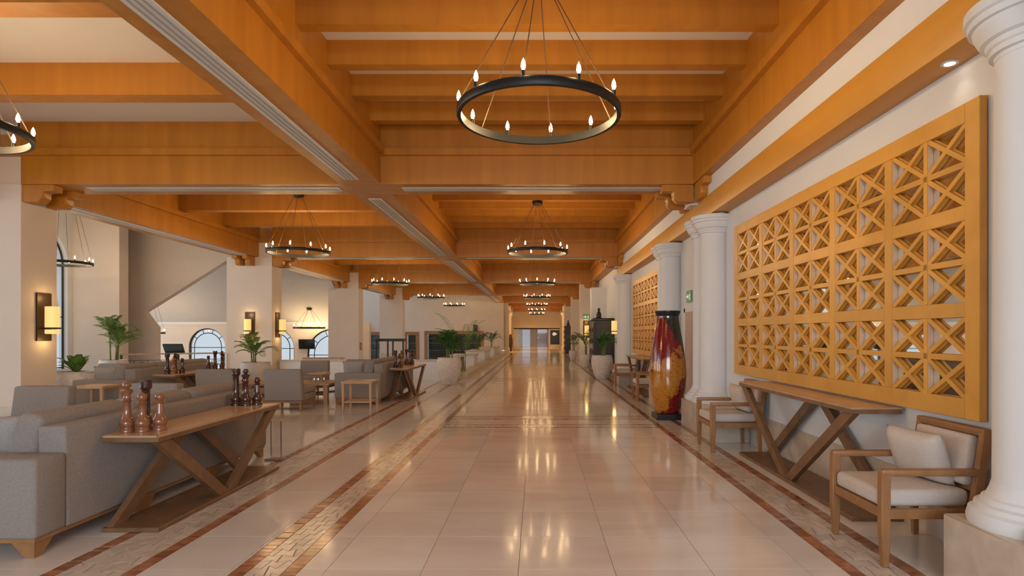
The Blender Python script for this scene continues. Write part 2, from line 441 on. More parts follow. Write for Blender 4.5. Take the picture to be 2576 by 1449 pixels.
for k in range(5):
    for i, (a, b) in enumerate(CROSS):
        inlay(4 + 2 * k + i, XB1, XR0, a + BAY * k, b + BAY * k, -9, red=0.06, along='x', label='inlaid stone band crossing the aisle floor')

# ================================================================== CEILING
ZG, ZT, ZTL = 3.97, 5.10, 5.00
GY = [(0.50 + BAY * k, 1.22 + BAY * k) for k in range(8)]            # cross girders
LGX = (-3.24, -2.57); RGX = (2.58, 2.98); LLX = (-9.62, -8.93)        # long girders
ceiling = struct(B().box(-2.80, -6.6, ZT, 3.3, 67, ZT + 0.2).box(-10.2, -6.6, ZTL, -3.0, 47, ZTL + 0.3).build('ceiling', CEILP),
                 'coffered ceiling of orange-brown timber girders and pale plaster')
def cpart(name, mat, *a, bevel=0.0): return box(name, mat, *a, parent=ceiling, bevel=bevel)
spans = [(-6.6, GY[0][0])] + [(GY[k][1], GY[k + 1][0]) for k in range(7)]
SL = lambda y: y < 46
for k, (y0, y1) in enumerate(GY):
    xl = LLX[1] if k < 5 else -2.6
    if k < 6: cpart('cross_girder', CEILW, -8.5 if k < 5 else -3.2, y0, ZG, LGX[0], y1, ZTL + .02)
    cpart('cross_girder', CEILW, LGX[1], y0, ZG, RGX[0] + .02, y1, ZT + .02)
    for yy, s in ((y0, -1), (y1, 1)):
        cpart('moulding', CEILW, LGX[1], yy - 0.08, 4.43, RGX[0], yy + 0.08, 4.54)
        if k < 5: cpart('moulding', CEILW, -8.93, yy - 0.08, 4.43, LGX[0], yy + 0.08, 4.54)
    # white linear air slot set into the soffit
    yc = (y0 + y1) / 2
    for xa, xb in (((-7.6, -3.34), (-2.28, 2.12)) if k < 5 else ((-2.28, 2.12),)):
        sl = cpart('air_slot', WHITEM, xa, yc - 0.13, ZG - 0.006, xb, yc + 0.10, ZG + 0.05)
        B().box(xa + .02, yc - 0.035, ZG - 0.008, xb - .02, yc - 0.015, ZG).box(xa + .02, yc + 0.025, ZG - 0.008, xb - .02, yc + 0.045, ZG).build('slat_gap', GREYM, sl)
for k, (y0, y1) in enumerate(spans):
    ys0, ys1 = y0 - 0.36 if k else y0, y1 + 0.36
    cpart('long_girder', CEILW, LGX[0], ys0, ZG - .001, LGX[1], ys1, ZT + .02)
    cpart('moulding', CEILW, LGX[0] - .08, y0, 4.44, LGX[1] + .08, y1, 4.55)
    cpart('long_girder', CEILW, RGX[0], ys0, ZG - .001, RGX[1], ys1, ZT + .02)
    cpart('moulding', CEILW, RGX[0] - .08, y0, 4.44, RGX[0] + .01, y1, 4.55)
    if k < 6:
        xc = (LGX[0] + LGX[1]) / 2
        sl = cpart('air_slot', WHITEM, xc - 0.17, y0 + 0.32, ZG - 0.008, xc + 0.07, y1 - 0.30, ZG + 0.05)
        g = B()
        for dx in (-0.125, -0.065, -0.005): g.box(xc + dx, y0 + .36, ZG - 0.011, xc + dx + 0.022, y1 - .34, ZG)
        g.build('slat_gap', GREYM, sl)
    if k < 5:
        cpart('long_girder', CEILW, LLX[0], y0 - .1 if k else y0, ZG, LLX[1], y1 + .1, ZTL + .02)
        cpart('moulding', CEILW, LLX[1] - .01, y0, 4.44, LLX[1] + .08, y1, 4.55)
        xc = (LLX[0] + LLX[1]) / 2 + .08
        sl = cpart('air_slot', WHITEM, xc - 0.15, y0 + 0.3, ZG - 0.008, xc + 0.13, y1 - 0.3, ZG + 0.05)
        g = B()
        for dx in (-0.10, -0.03, 0.04): g.box(xc + dx, y0 + .36, ZG - 0.011, xc + dx + 0.022, y1 - .34, ZG)
        g.build('slat_gap', GREYM, sl)
    # joists: close-set and slender over the aisle, stout and wide-set over the lounge
    for j in range(1, 9):
        yb = y1 - 0.60 - 0.94 * (j - 1)
        if yb - 0.17 > y0 + 0.05 and yb > 1.3 or (k == 0 and yb > -1 and yb < 0.3):
            cpart('joist', CEILW, LGX[1] - .01, yb, 4.80, RGX[0] + .01, yb + 0.17, ZT + .01)
    if k < 5:
        for j in range(1, 5):
            yb = y1 - 2.10 * j
            if yb > y0 + 0.4: cpart('joist', CEILW, LLX[1] - .01, yb, 4.585, LGX[0] + .01, yb + 0.26, ZTL + .01)
# carved corbels under the girder ends
def corbel_profile(sign=1): return [(0, 0), (0.52 * sign, 0), (0.52 * sign, -0.11), (0.36 * sign, -0.11), (0.33 * sign, -0.13), (0.325 * sign, -0.22), (0.26 * sign, -0.29), (0, -0.29)]
def corbel(x, y, axis, sign, w, parent, mat=CEILW):
    """Stepped timber bracket whose nose points along axis*sign, hung under the girder at ZG."""
    pr = corbel_profile(sign)
    b = B()
    if axis == 'x': b.prism([(x + p, ZG + q) for p, q in pr], 'y', y - w / 2, y + w / 2)
    else: b.prism([(y + p, ZG + q) for p, q in pr], 'x', x - w / 2, x + w / 2)
    return b.build('corbel', mat, parent, bevel=0.008, seg=1)

# ================================================================== RIGHT (EAST) WALL
XW = 2.95
wall_r = struct(B().box(XW, -6.6, -0.2, XW + 0.3, 67, ZT).build('wall_right', PLAST), 'white plaster wall behind the columns and lattice screens')
upper = B().box(2.725, -6.6, 3.66, XW, 19.7, ZG + .01)
upper.build('upper_wall', PLAST, wall_r)
box('baseboard_right', PLINTH, XW - 0.015, -6.6, 0, XW + .02, 46, 0.42); struct(bpy.data.objects['baseboard_right'], 'cream marble skirting along the white wall')
beam = struct(box('trim_20', BEAMW, 2.70, -6.6, 3.37, XW + .01, 19.7, 3.69, bevel=0.006), 'honey-coloured header beam with small downlights above the columns')
for yy in (4.04, 9.05, 12.25, 18.4):
    d = B().lathe([(0.055, 3.362), (0.055, 3.371), (0.0, 3.371)][::1], 18, 2.85, yy).build('downlight_ring', WHITEM, beam, smooth=30)
    B().lathe([(0.034, 3.3605), (0.034, 3.3625)], 16, 2.85, yy).build('lens', DLGLASS, d)
    l = bpy.data.lights.new('downlight', 'SPOT'); l.energy = DL_POWER; l.color = (1, 0.86, 0.68); l.spot_size = 1.9; l.spot_blend = 0.8; l.shadow_soft_size = 0.04
    lo = bpy.data.objects.new('downlight', l); COL.objects.link(lo); lo.location = (2.85, yy, 3.35); lo.parent = beam

# columns: pairs of round shafts standing on long marble plinths
COLP = [(0.33, 0.0), (0.335, 0.03), (0.325, 0.075), (0.30, 0.09), (0.297, 0.115), (0.27, 0.125), (0.262, 0.15), (0.243, 0.16), (0.225, 0.20), (0.215, 0.24)]
CAPP = [(0.203, 2.63), (0.203, 2.655), (0.226, 2.66), (0.226, 2.69), (0.238, 2.70), (0.245, 2.725), (0.268, 2.735), (0.285, 2.765), (0.302, 2.805), (0.305, 2.82), (0.325, 2.825), (0.328, 2.86), (0.345, 2.87), (0.345, 2.925), (0.30, 2.94)]
def column_pair(y_far, plinth, label, x=2.80, n=40):
    t = thing('column_pair', label, 'column', (x, y_far, 0), group='paired white columns along the wall')
    p = B().box(2.45 - x, plinth[0] - y_far, 0, XW - .016 - x, plinth[1] - y_far, 0.42).build('plinth', PLINTH, t, bevel=0.006, seg=1)
    for dy in (0, -0.42):
        zb = 0.42
        B().lathe([(r, z + zb) for r, z in COLP], n, 0, dy).build('base', PLAST, t, smooth=22)
        B().lathe([(0.212, zb + .23), (0.208, 1.8), (0.20, 3.07)], n, 0, dy).build('shaft', PLAST, t, smooth=50)
        B().lathe([(r, z + zb) for r, z in CAPP], n, 0, dy).build('capital', PLAST, t, smooth=18)
    return t
column_pair(3.26, (1.70, 3.53), 'pair of tall white columns on a marble plinth beside the cushioned armchair')
column_pair(9.70, (8.06, 9.93), 'pair of white columns on a marble plinth between the lattice screen and the painted vase')
column_pair(12.57, (11.55, 12.80), 'pair of white columns directly behind the painted floor vase')
column_pair(18.85, (17.4, 19.08), 'pair of white columns past the second lattice screen')
column_pair(0.55, (-1.0, 0.78), 'pair of white columns where the wall begins')

# corbels at the right-hand girder ends
for k in range(1, 7):
    y0, y1 = GY[k]
    for yy in (y0 + .12, y1 - .12):
        corbel(RGX[0] + .02, yy, 'x', -1, 0.19, ceiling)
    for yy, s in ((y0, -1), (y1, 1)):
        corbel(RGX[0] + .10, yy + s * .02, 'y', s, 0.16, ceiling)
    box('pier_head', PLAST, RGX[0] - .012, y0 + .16, 3.66, 2.74, y1 - .16, 4.5, parent=wall_r)

# ---- lattice screens over mirrors
ZL0, ZL1, YL0, YL1 = 0.925, 3.06, 3.82, 8.57
def lattice(label):
    t = thing('lattice_screen', label, 'lattice screen', (XW, YL0, ZL0), group='honey wood lattice screens on the white wall')
    H, L = ZL1 - ZL0, YL1 - YL0
    D0, D1 = -0.060, -0.008                # front and back of the screen, measured from the wall
    def bx(name, y0, y1, z0, z1, d0=D0, d1=D1, bev=0.004): return B().box(d0, y0, z0, d1, y1, z1).build(name, LATW, t, bevel=bev, seg=1)
    B().box(-0.007, 0.03, 0.03, -0.002, L - .03, H - .03).build('mirror', MIRROR, t)
    O, IV, IH, M = 0.135, 0.10, 0.105, 0.042
    bx('stile', 0, O, 0, H); bx('stile', L - O, L, 0, H)
    bx('rail', O, L - O, 0, O); bx('rail', O, L - O, H - O, H)
    pw = (L - 2 * O - 4 * IV) / 5; ph = (H - 2 * O - 2 * IH) / 3
    for c in range(1, 5):
        y = O + c * pw + (c - 1) * IV; bx('stile', y, y + IV, O, H - O, D0 + .002)
    for r in range(1, 3):
        z = O + r * ph + (r - 1) * IH
        for c in range(5):
            y = O + c * (pw + IV); bx('rail', y, y + pw, z, z + IH, D0 + .004)
    for c in range(5):
        for r in range(3):
            y = O + c * (pw + IV); z = O + r * (ph + IH)
            bx('bar', y + pw / 2 - M / 2, y + pw / 2 + M / 2, z, z + ph, D0 + .006, bev=0)
            bx('bar', y, y + pw, z + ph / 2 - M / 2, z + ph / 2 + M / 2, D0 + .006, bev=0)
            cw, chh = pw / 2 - M / 2, ph / 2 - M / 2
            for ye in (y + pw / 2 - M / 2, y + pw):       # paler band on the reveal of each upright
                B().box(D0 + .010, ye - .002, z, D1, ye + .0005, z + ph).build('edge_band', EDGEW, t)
            for i in range(2):
                for j in range(2):
                    ya = y + i * (pw / 2 + M / 2); za = z + j * (ph / 2 + M / 2)
                    for q, (p0, p1) in enumerate((((ya, za), (ya + cw, za + chh)), ((ya, za + chh), (ya + cw, za)))):
                        b = B()
                        b.bar((D0 + .022 + q * .001, *p0), (D0 + .022 + q * .001, *p1), 0.034, 0.026, up=(1, 0, 0))
                        b.bar((D0 + .041 + q * .001, *p0), (D0 + .041 + q * .001, *p1), 0.052, 0.016, up=(1, 0, 0))
                        b.build('diagonal', LATW, t)
    return t
lat = keep(lattice('large honey wood lattice screen over a mirror, above the long wall console'))
dup(lat, (XW, YL0 + BAY, ZL0), label='honey wood lattice screen over a mirror behind the painted floor vase')

# ================================================================== LEFT (WEST) PILLARS, COURT AND FAR WALLS
pl_labels = ['cream square pillar with a wall lamp beside the near sofas', 'cream square pillar carrying two wall lamps behind a potted palm',
             'cream square pillar between the low wall and the bar windows', 'cream square pillar in front of the bar windows', 'cream pillar by the far bar wall', 'cream square pillar beside the entrance lounge']
pillars = []
for k in range(0, 5):
    y0, y1 = GY[k]
    t = thing('pillar', pl_labels[k - 1] if k else pl_labels[5], 'pillar', (-8.5, y0, 0), group='square pillars of the lounge')
    d = y1 - y0
    B().box(-1.45, 0, -1.6, 0, d, ZG).build('shaft', CREAM, t)
    B().box(-0.45, 0.03, ZG, -0.0, d - .03, 4.44).build('neck', CREAM, t)
    B().box(-1.465, -.015, 0, .015, d + .015, 0.30).build('skirting', PLINTH, t)
    for yy in (0.12, d - .12):
        corbel(0.0, yy, 'x', 1, 0.20, t)
    for yy, s in ((0, -1), (d, 1)):
        corbel(-0.62, yy, 'y', s, 0.16, t); corbel(-0.95, yy, 'y', s, 0.16, t)
    pillars.append(t)

def arch_pts(c, r, zs, n=20): return [(c + r * math.cos(PI * i / n), zs + r * math.sin(PI * i / n)) for i in range(n + 1)]
def arched_wall(name, axis, at, thick, a0, a1, z0, z1, holes, mat, label=None):
    """A wall in a plane with arched holes (centre, radius, sill, spring height)."""
    b = B(); holes = sorted(holes); p = a0
    def pr(pts): b.prism(pts, axis, at, at + thick)
    for c, r, sill, zs in holes:
        if c - r > p: pr([(p, z0), (c - r, z0), (c - r, z1), (p, z1)])
        if sill > z0: pr([(c - r, z0), (c + r, z0), (c + r, sill), (c - r, sill)])
        ap = arch_pts(c, r, zs)
        for i in range(len(ap) - 1):
            pr([ap[i], (ap[i][0], z1), (ap[i + 1][0], z1), ap[i + 1]])
        p = c + r
    if p < a1: pr([(p, z0), (a1, z0), (a1, z1), (p, z1)])
    o = b.build(name, mat); struct(o, label); return o
nwin = [0]
def arched_window(axis, at, c, r, sill, zs, spokes=5, fr=0.06, label=None, mat=IRON):
    nwin[0] += 1
    f = (lambda a, z, d=0: (at + d, a, z)) if axis == 'x' else (lambda a, z, d=0: (a, at + d, z))
    w = B().tube([f(c + r - fr / 2, sill)] + [f(*p) for p in arch_pts(c, r - fr / 2, zs, 24)] + [f(c - r + fr / 2, sill)], fr / 2, 6).build('window_%d' % nwin[0], mat, smooth=60)
    struct(w, label)
    ri = r * 0.74
    B().tube([f(c + ri, sill)] + [f(*p) for p in arch_pts(c, ri, zs, 24)] + [f(c - ri, sill)], fr * .36, 6).build('muntin', mat, w, smooth=60)
    for i in range(1, spokes):
        a = PI * i / spokes
        B().tube([f(c + ri * math.cos(a), zs + ri * math.sin(a)), f(c + r * math.cos(a), zs + r * math.sin(a))], fr * .3, 6).build('muntin', mat, w)
    for z in (zs - 0.05, sill + 0.05, (sill + zs) / 2):
        B().tube([f(c - r, z), f(c + r, z)], fr * .3, 6).build('muntin', mat, w)
    pts = [(c + r, sill)] + arch_pts(c, r, zs, 24) + [(c - r, sill)]
    vs = [f(*p) for p in pts]
    B().add(vs, [tuple(range(len(vs)))]).build('pane', GLASS, w)
    return w
# west wall with tall arched windows
WWIN = [(1.2, 1.3, 0.5, 3.4), (5.6, 1.3, 0.5, 3.4), (10.0, 1.3, 0.5, 3.4), (14.4, 1.3, 0.5, 3.4), (18.85, 1.25, 0.3, 3.85)]
arched_wall('wall_left', 'x', -16.4, 0.3, -6.6, 22.2, -1.6, 8, WWIN, PLAST, 'pale wall with tall arched windows beyond the lounge')
for c, r, s, z in WWIN: arched_window('x', -16.25, c, r, s, z, label='tall arched window in the pale side wall')
# court: pier, gable wall with a sloping edge, sloped ceiling, far wall with arched windows
struct(box('wall_pier', CREAM, -16.1, 20.3, -1.6, -14.47, 20.75, 8), 'cream wall pier beyond the balustrade')
gp = [(-16.1, -1.6), (-14.32, -1.6), (-14.32, 1.74), (-14.76, 2.32), (-11.65, 4.26), (-9.0, 5.9), (-9.0, 8), (-16.1, 8)]
struct(B().prism(gp, 'y', 22.0, 22.3).build('wall_gable', CREAM), 'cream wall with a sloping lower edge over the court')
struct(B().add([(-24, 30.2, 2.0), (-9.6, 30.2, 2.0), (-9.6, 22.3, 7.6), (-24, 22.3, 7.6), (-24, 30.2, 2.2), (-9.6, 30.2, 2.2), (-9.6, 22.3, 7.8), (-24, 22.3, 7.8)],
       [(0, 3, 2, 1), (4, 5, 6, 7), (0, 1, 5, 4), (1, 2, 6, 5), (2, 3, 7, 6), (3, 0, 4, 7)]).build('ceiling_slope', GREYP), 'grey sloping ceiling over the court')
struct(box('trim_21', WHITEM, -24, 30.0, 1.98, -9.6, 30.2, 2.12), 'white eaves trim above the arched windows')
AWIN = [(-16.95, 0.94, -1.0, 0.85), (-13.45, 0.98, -1.0, 0.80), (-10.50, 1.30, -1.0, 0.46)]
arched_wall('wall_court', 'y', 30.1, 0.3, -24, -8.6, -1.6, 2.1, AWIN, CREAM, 'far court wall with arched windows')
for c, r, s, z in AWIN: arched_window('y', 30.2, c, r, s, z, label='arched window with radiating bars in the court wall')
# lounge roof edge to the west
struct(box('ceiling_west', CEILP, -16.4, -6.6, 6.6, -9.6, 22.3, 6.8), 'pale high ceiling beside the lounge')
struct(box('wall_clerestory', CREAM, -10.2, -6.6, ZTL, -9.9, 30, 7.0), 'pale wall strip above the outer girder')
# far lounge wall with framed bar windows
YF = 46.6
wins = [(-13.55, -12.35, -0.55, 1.42), (-10.35, -9.55, -0.55, 1.42), (-8.72, -4.40, -0.55, 1.50)]
b = B(); p = -16.1
for x0, x1, z0, z1 in wins:
    b.box(p, YF, -1.6, x0, YF + .3, 5.2); b.box(x0, YF, -1.6, x1, YF + .3, z0); b.box(x0, YF, z1, x1, YF + .3, 5.2); p = x1
b.box(p, YF, -1.6, -2.62, YF + .3, 5.2)
struct(b.build('wall_back_lounge', CREAM), 'cream far wall of the bar lounge')
for i, (x0, x1, z0, z1) in enumerate(wins):
    nwin[0] += 1
    w = B().box(x0 - .20, YF - .06, z1 - .02, x1 + .20, YF + .1, z1 + .24).box(x0 - .20, YF - .06, z0, x0 + .06, YF + .1, z1).box(x1 - .06, YF - .06, z0, x1 + .20, YF + .1, z1).build('window_%d' % nwin[0], CHW)
    struct(w, 'wood-framed bar window in the far lounge wall')
    box('back_panel', BLACK, x0, YF + .55, z0, x1, YF + .6, z1, parent=w)
    box('pane', GLASS, x0, YF + .1, z0, x1, YF + .105, z1, parent=w)
    for z in (z0 + .1, z0 + .72, z0 + 1.3): box('shelf', GREYM, x0, YF + .3, z, x1, YF + .54, z + .03, parent=w)
    nm = max(1, int((x1 - x0) / 0.9))
    for j in range(1, nm): box('mullion', DARKW, x0 + (x1 - x0) * j / nm - .03, YF, z0, x0 + (x1 - x0) * j / nm + .03, YF + .1, z1, parent=w)
# corridor beyond the lounge
struct(box('wall_corridor', CREAM, -3.0, YF + .3, -0.2, -2.62, 66.3, 5.1), 'cream side wall of the far corridor')
struct(box('wall_end', CREAM, -3.0, 66.0, 2.05, 3.0, 66.3, 5.1), 'cream end wall above the far doors')
struct(box('ceiling_end', CREAM, -3.0, 66.0, 2.05, 3.0, 69, 2.15), 'low ceiling of the far lobby')
struct(box('wall_end_lobby', CREAM, -3.0, 68.8, 0, 3.0, 69, 2.1), 'back wall of the far lobby')
struct(box('floor_end', TILE, -3.0, 66.9, -0.2, 3.0, 69, 0), 'floor of the far lobby')

# downlights of the far corridor
for yy in (49.5, 55.5, 61.5):
    for xx in (-1.3, 1.3):
        d = B().lathe([(0.09, 5.08), (0.09, 5.10), (0.0, 5.10)], 14, xx, yy).build('downlight_ring', WHITEM, ceiling)
        B().lathe([(0.06, 5.075), (0.06, 5.079)], 12, xx, yy).build('lens', DLGLASS, d)
        l = bpy.data.lights.new('downlight', 'SPOT'); l.energy = 520; l.color = (1, 0.58, 0.19); l.spot_size = 2.4; l.spot_blend = 0.8; l.shadow_soft_size = 0.06
        lo = bpy.data.objects.new('downlight', l); COL.objects.link(lo); lo.location = (xx, yy, 5.05); lo.parent = ceiling

# ================================================================== CHANDELIERS
def chandelier(label, loc, n=10, ztop=4.80, a0=0.14):
    t = thing('chandelier', label, 'chandelier', loc)
    R, h = 0.745, 0.075
    B().lathe([(R - .028, -h / 2), (R + .006, -h / 2), (R + .012, -h / 2 + .012), (R + .012, h / 2 - .012), (R + .006, h / 2), (R - .028, h / 2), (R - .028, -h / 2)], 64).build('ring', IRON, t, smooth=40)
    zc = ztop - loc[2]
    B().lathe([(0.0, zc - .11), (0.09, zc - .10), (0.13, zc - .06), (0.13, zc), (0, zc)], 20).build('canopy', IRON, t, smooth=40)
    for i in range(6):
        a = 2 * PI * i / 6 + 0.35
        B().tube([(R * math.cos(a), R * math.sin(a), h / 2), (0.10 * math.cos(a), 0.10 * math.sin(a), zc - .07)], 0.0055, 5).build('cable', CABLE, t)
    for i in range(n):
        a = 2 * PI * i / n + a0; x, y = (R - .01) * math.cos(a), (R - .01) * math.sin(a)
        s = B().lathe([(0.017, h / 2), (0.017, h / 2 + .045), (0.012, h / 2 + .05)], 10, x, y).build('candle_socket', IRON, t, smooth=40)
        z = h / 2 + .048
        B().lathe([(0.010, z), (0.020, z + .03), (0.015, z + .065), (0.002, z + .096)], 8, x, y).build('bulb', BULB, s, smooth=60)
    return t
CHL = ['black iron ring chandelier with ten candle bulbs above the open aisle', 'black iron ring chandelier over the aisle level with the painted vase bay',
       'iron ring chandelier over the aisle by the dark cabinet', 'iron ring chandelier of the distant aisle row']
ch0 = keep(chandelier(CHL[0], (0.02, 5.42, 3.53)))
for k in range(1, 7):
    c = dup(ch0, (0.02, 5.42 + BAY * k, 3.53), rz=0.4 * k, label=CHL[min(k, 3)])
    if k >= 3: c['group'] = 'distant aisle chandeliers'
chl = keep(chandelier('iron ring chandelier over the near sofas, partly beside the cream pillar', (-5.92, 5.76, 3.53), ztop=5.0))
LL = ['iron ring chandelier hanging on dark cables in front of the two-lamp pillar', 'iron ring chandelier over the lounge near the third pillar', 'iron ring chandelier of the distant bar lounge']
for k in range(1, 5):
    c = dup(chl, (-5.92, 5.42 + BAY * k, 3.53), rz=0.3 * k, label=LL[min(k, 3) - 1])
    if k >= 3: c['group'] = 'distant lounge chandeliers'
chandelier('ring chandelier on long cables beside the cream wall pier', (-14.1, 17.4, 3.60), ztop=6.6)
chandelier('ring chandelier just above the black screen in the court', (-18.0, 27.0, 1.54), ztop=4.27)
chandelier('ring chandelier in the court above the black television', (-11.3, 29.1, 1.80), ztop=2.78)

# ================================================================== WALL LAMPS
def sconce(label, loc, rz):
    t = thing('wall_lamp', label, 'wall lamp', loc, rz, group='bronze wall lamps with glowing shades')
    B().box(0, -.15, -.41, .03, .15, .41).build('back_plate', BRONZE, t, bevel=.004, seg=1)
    B().bar((.03, 0, -.19), (.20, 0, -.19), .03, .02).build('arm', BRONZE, t)
    B().lathe([(0.0, -.29), (.095, -.29), (.105, -.28), (.105, -.215)], 24, .165, 0).build('lower_shade', SHADE, t, smooth=50)
    B().lathe([(.118, -.205), (.122, -.20), (.122, -.185), (.118, -.18), (.1, -.18), (.1, -.205), (.118, -.205)], 24, .165, 0).build('ring', BRONZE, t, smooth=50)
    B().lathe([(.105, -.18), (.105, .18), (.10, .18), (.10, -.18), (.105, -.18)], 24, .165, 0).build('shade', SHADE, t, smooth=50)
    for z in (.32, -.42):
        l = bpy.data.lights.new('lamp_glow', 'POINT'); l.energy = SC_POWER; l.color = (1.0, 0.64, 0.25); l.shadow_soft_size = 0.06
        o = bpy.data.objects.new('lamp_glow', l); COL.objects.link(o); o.location = (.165, 0, z); o.parent = t
    return t
sc0 = keep(sconce('bronze wall lamp with a glowing shade on the pillar beside the near sofas', (-8.5, 10.08, 1.79), 0))
dup(sc0, (-9.20, 18.8, 1.79), -PI / 2, label='bronze wall lamp on the pillar directly above the potted palm')
dup(sc0, (-8.5, 19.2, 1.79), 0, label='bronze wall lamp on the same pillar, on the side facing the aisle')
dup(sc0, (2.95, 23.6 - 2.6, 1.79), PI, label='wall lamp glowing beside the dark carved cabinet')
dup(sc0, (2.38, 28.0, 1.72), -PI / 2, label='wall lamp on the orange-lit wall pier under the exit sign')
dup(sc0, (-2.62, 48.0, 1.7), 0, label='wall lamp in the far corridor by the red vase')

# ================================================================== WOODEN ARMCHAIRS
def wood_armchair(label, loc):
    t = thing('armchair', label, 'armchair', loc, group='wooden armchairs with ivory cushions along the wall')
    for s in (-1, 1):
        y = s * 0.31
        B().loft([(-.312, y, 0, .042, .040), (-.315, y, .24, .060, .056), (-.315, y, .60, .060, .056)]).build('front_leg', CHW, t, bevel=.006, seg=1)
        B().bar((.27, y, .42), (.285, y, 0), .05, .055, up=(1, 0, 0), w1=.038, h1=.04).build('rear_leg', CHW, t, bevel=.005, seg=1)
        B().bar((.262, y, .32), (.345, y, .885), .048, .062, up=(1, 0, 0)).build('back_post', CHW, t, bevel=.006, seg=1)
        B().box(-.343, y - .03, .585, .315, y + .03, .63).build('arm', CHW, t, bevel=.014, seg=2)
        B().box(-.29, y - .018, .31, .27, y + .018, .372).build('side_rail', CHW, t, bevel=.003, seg=1)
    B().box(-.335, -.285, .31, -.298, .285, .372).build('front_rail', CHW, t, bevel=.003, seg=1)
    B().box(.245, -.285, .31, .285, .285, .372).build('rear_rail', CHW, t, bevel=.003, seg=1)
    B().bar((.341, -.335, .862), (.341, .335, .862), .062, .05).build('top_rail', CHW, t, bevel=.008, seg=2)
    B().bar((.288, -.29, .50), (.288, .29, .50), .04, .04).build('lower_back_rail', CHW, t)
    B().box(-.33, -.278, .372, .265, .278, .485).build('seat_cushion', LINEN, t, bevel=.035, seg=4)
    m = Matrix.Rotation(math.radians(8.5), 3, 'Y')
    bk = B().box(-.045, -.272, -.165, .035, .272, .165); bk.v = [tuple(m @ Vector(v) + Vector((.285, 0, .672))) for v in bk.v]
    bk.build('back_cushion', LINEN, t, bevel=.026, seg=3)
    return t
def throw(label, loc, w, h, d, tilt, rz, mat, group='loose cushions on the seats'):
    o = B().cushion(w, h, d).build('throw_cushion', mat, smooth=180)
    o.rotation_euler = (tilt, 0, rz); o.location = loc
    return tag(o, label, 'cushion', group)
ac = keep(wood_armchair('wooden armchair with ivory cushions standing next to the big column plinth', (2.555, 4.085, 0)))
dup(ac, (2.545, 7.73, 0), label='wooden armchair with ivory cushions at the vase end of the wall console')
dup(ac, (2.545, 13.25, 0), label='wooden armchair half hidden behind the painted floor vase')
dup(ac, (2.545, 16.88, 0), label='wooden armchair beyond the farther wall console, beside the white plant pot')
throw('plump ivory lumbar cushion leaning on the armchair next to the big column plinth', (2.70, 4.14, .655), .52, .36, .17, PI / 2 - .30, PI / 2 + .10, LINEN)
throw('ivory lumbar cushion on the armchair at the vase end of the wall console', (2.70, 7.76, .655), .52, .36, .17, PI / 2 - .30, PI / 2, LINEN)

# ================================================================== CONSOLE TABLES
def console(label, x0, x1, y0, y1, h, vside, group='console tables on crossed slanting legs', thick=.05):
    t = thing('console_table', label, 'console table', ((x0 + x1) / 2, (y0 + y1) / 2, 0), group=group)
    a, l = (x1 - x0) / 2, (y1 - y0) / 2
    tp = B().box(-a, -l, h - thick, a, l, h - .012).build('table_top', FURW, t, bevel=.003, seg=1)
    B().box(-a, -l, h - .0125, a, l, h).build('top_veneer', TOPW, tp, bevel=.002, seg=1)
    for x0_, x1_, y0_, y1_ in ((-a, a, -l, -l + .014), (-a, a, l - .014, l), (-a, -a + .014, -l, l), (a - .014, a, -l, l)):
        B().box(x0_ - .001, y0_ - .001, h - .014, x1_ + .001, y1_ + .001, h + .0015).build('edge_strip', PALEW, tp)
    B().box(-a, -l, 0, a, l, .035).build('base', FURW, t, bevel=.004, seg=1)
    zt, zb = h - thick - .004, .035
    for side in (-1, 1):
        x = side * (a - .045)
        for s in (-1, 1):
            e, m_ = s * (l - .10), s * .06
            p0, p1 = ((x, e, zt), (x, m_, zb)) if side == vside else ((x, m_, zt), (x, e, zb))
            d = (Vector(p1) - Vector(p0)); k = d.y / d.z; hw = .048 * math.hypot(1, k)
            # leg cut level at both ends so that it sits flush under the top and on the base
            vs = [(x + sx * .026, p[1] + sy * hw, p[2]) for p in (p0, p1) for sx, sy in ((-1, -1), (1, -1), (1, 1), (-1, 1))]
            B().add(vs, [(0, 1, 2, 3), (7, 6, 5, 4), (0, 4, 5, 1), (1, 5, 6, 2), (2, 6, 7, 3), (3, 7, 4, 0)]).build('leg', FURW, t)
    return t
CR0 = console('long walnut console table against the wall under the lattice screen', 2.52, 2.925, 4.68, 7.29, .91, -1)
keep(CR0)
dup(CR0, ((2.52 + 2.925) / 2, 5.985 + BAY, 0), label='walnut console table under the second lattice beyond the painted vase')
CL1 = keep(console('walnut console table with chess pieces behind the long near sofa', -3.285, -2.855, 4.42, 6.50, .73, 1))
dup(CL1, (-3.07, 5.46 + 8.62, 0), label='walnut console table with chess pieces behind the second sofa near the white pot')
dup(CL1, (-7.02, 5.46 + 6.60, 0), label='console table with dark chess pieces at the back row of sofas')

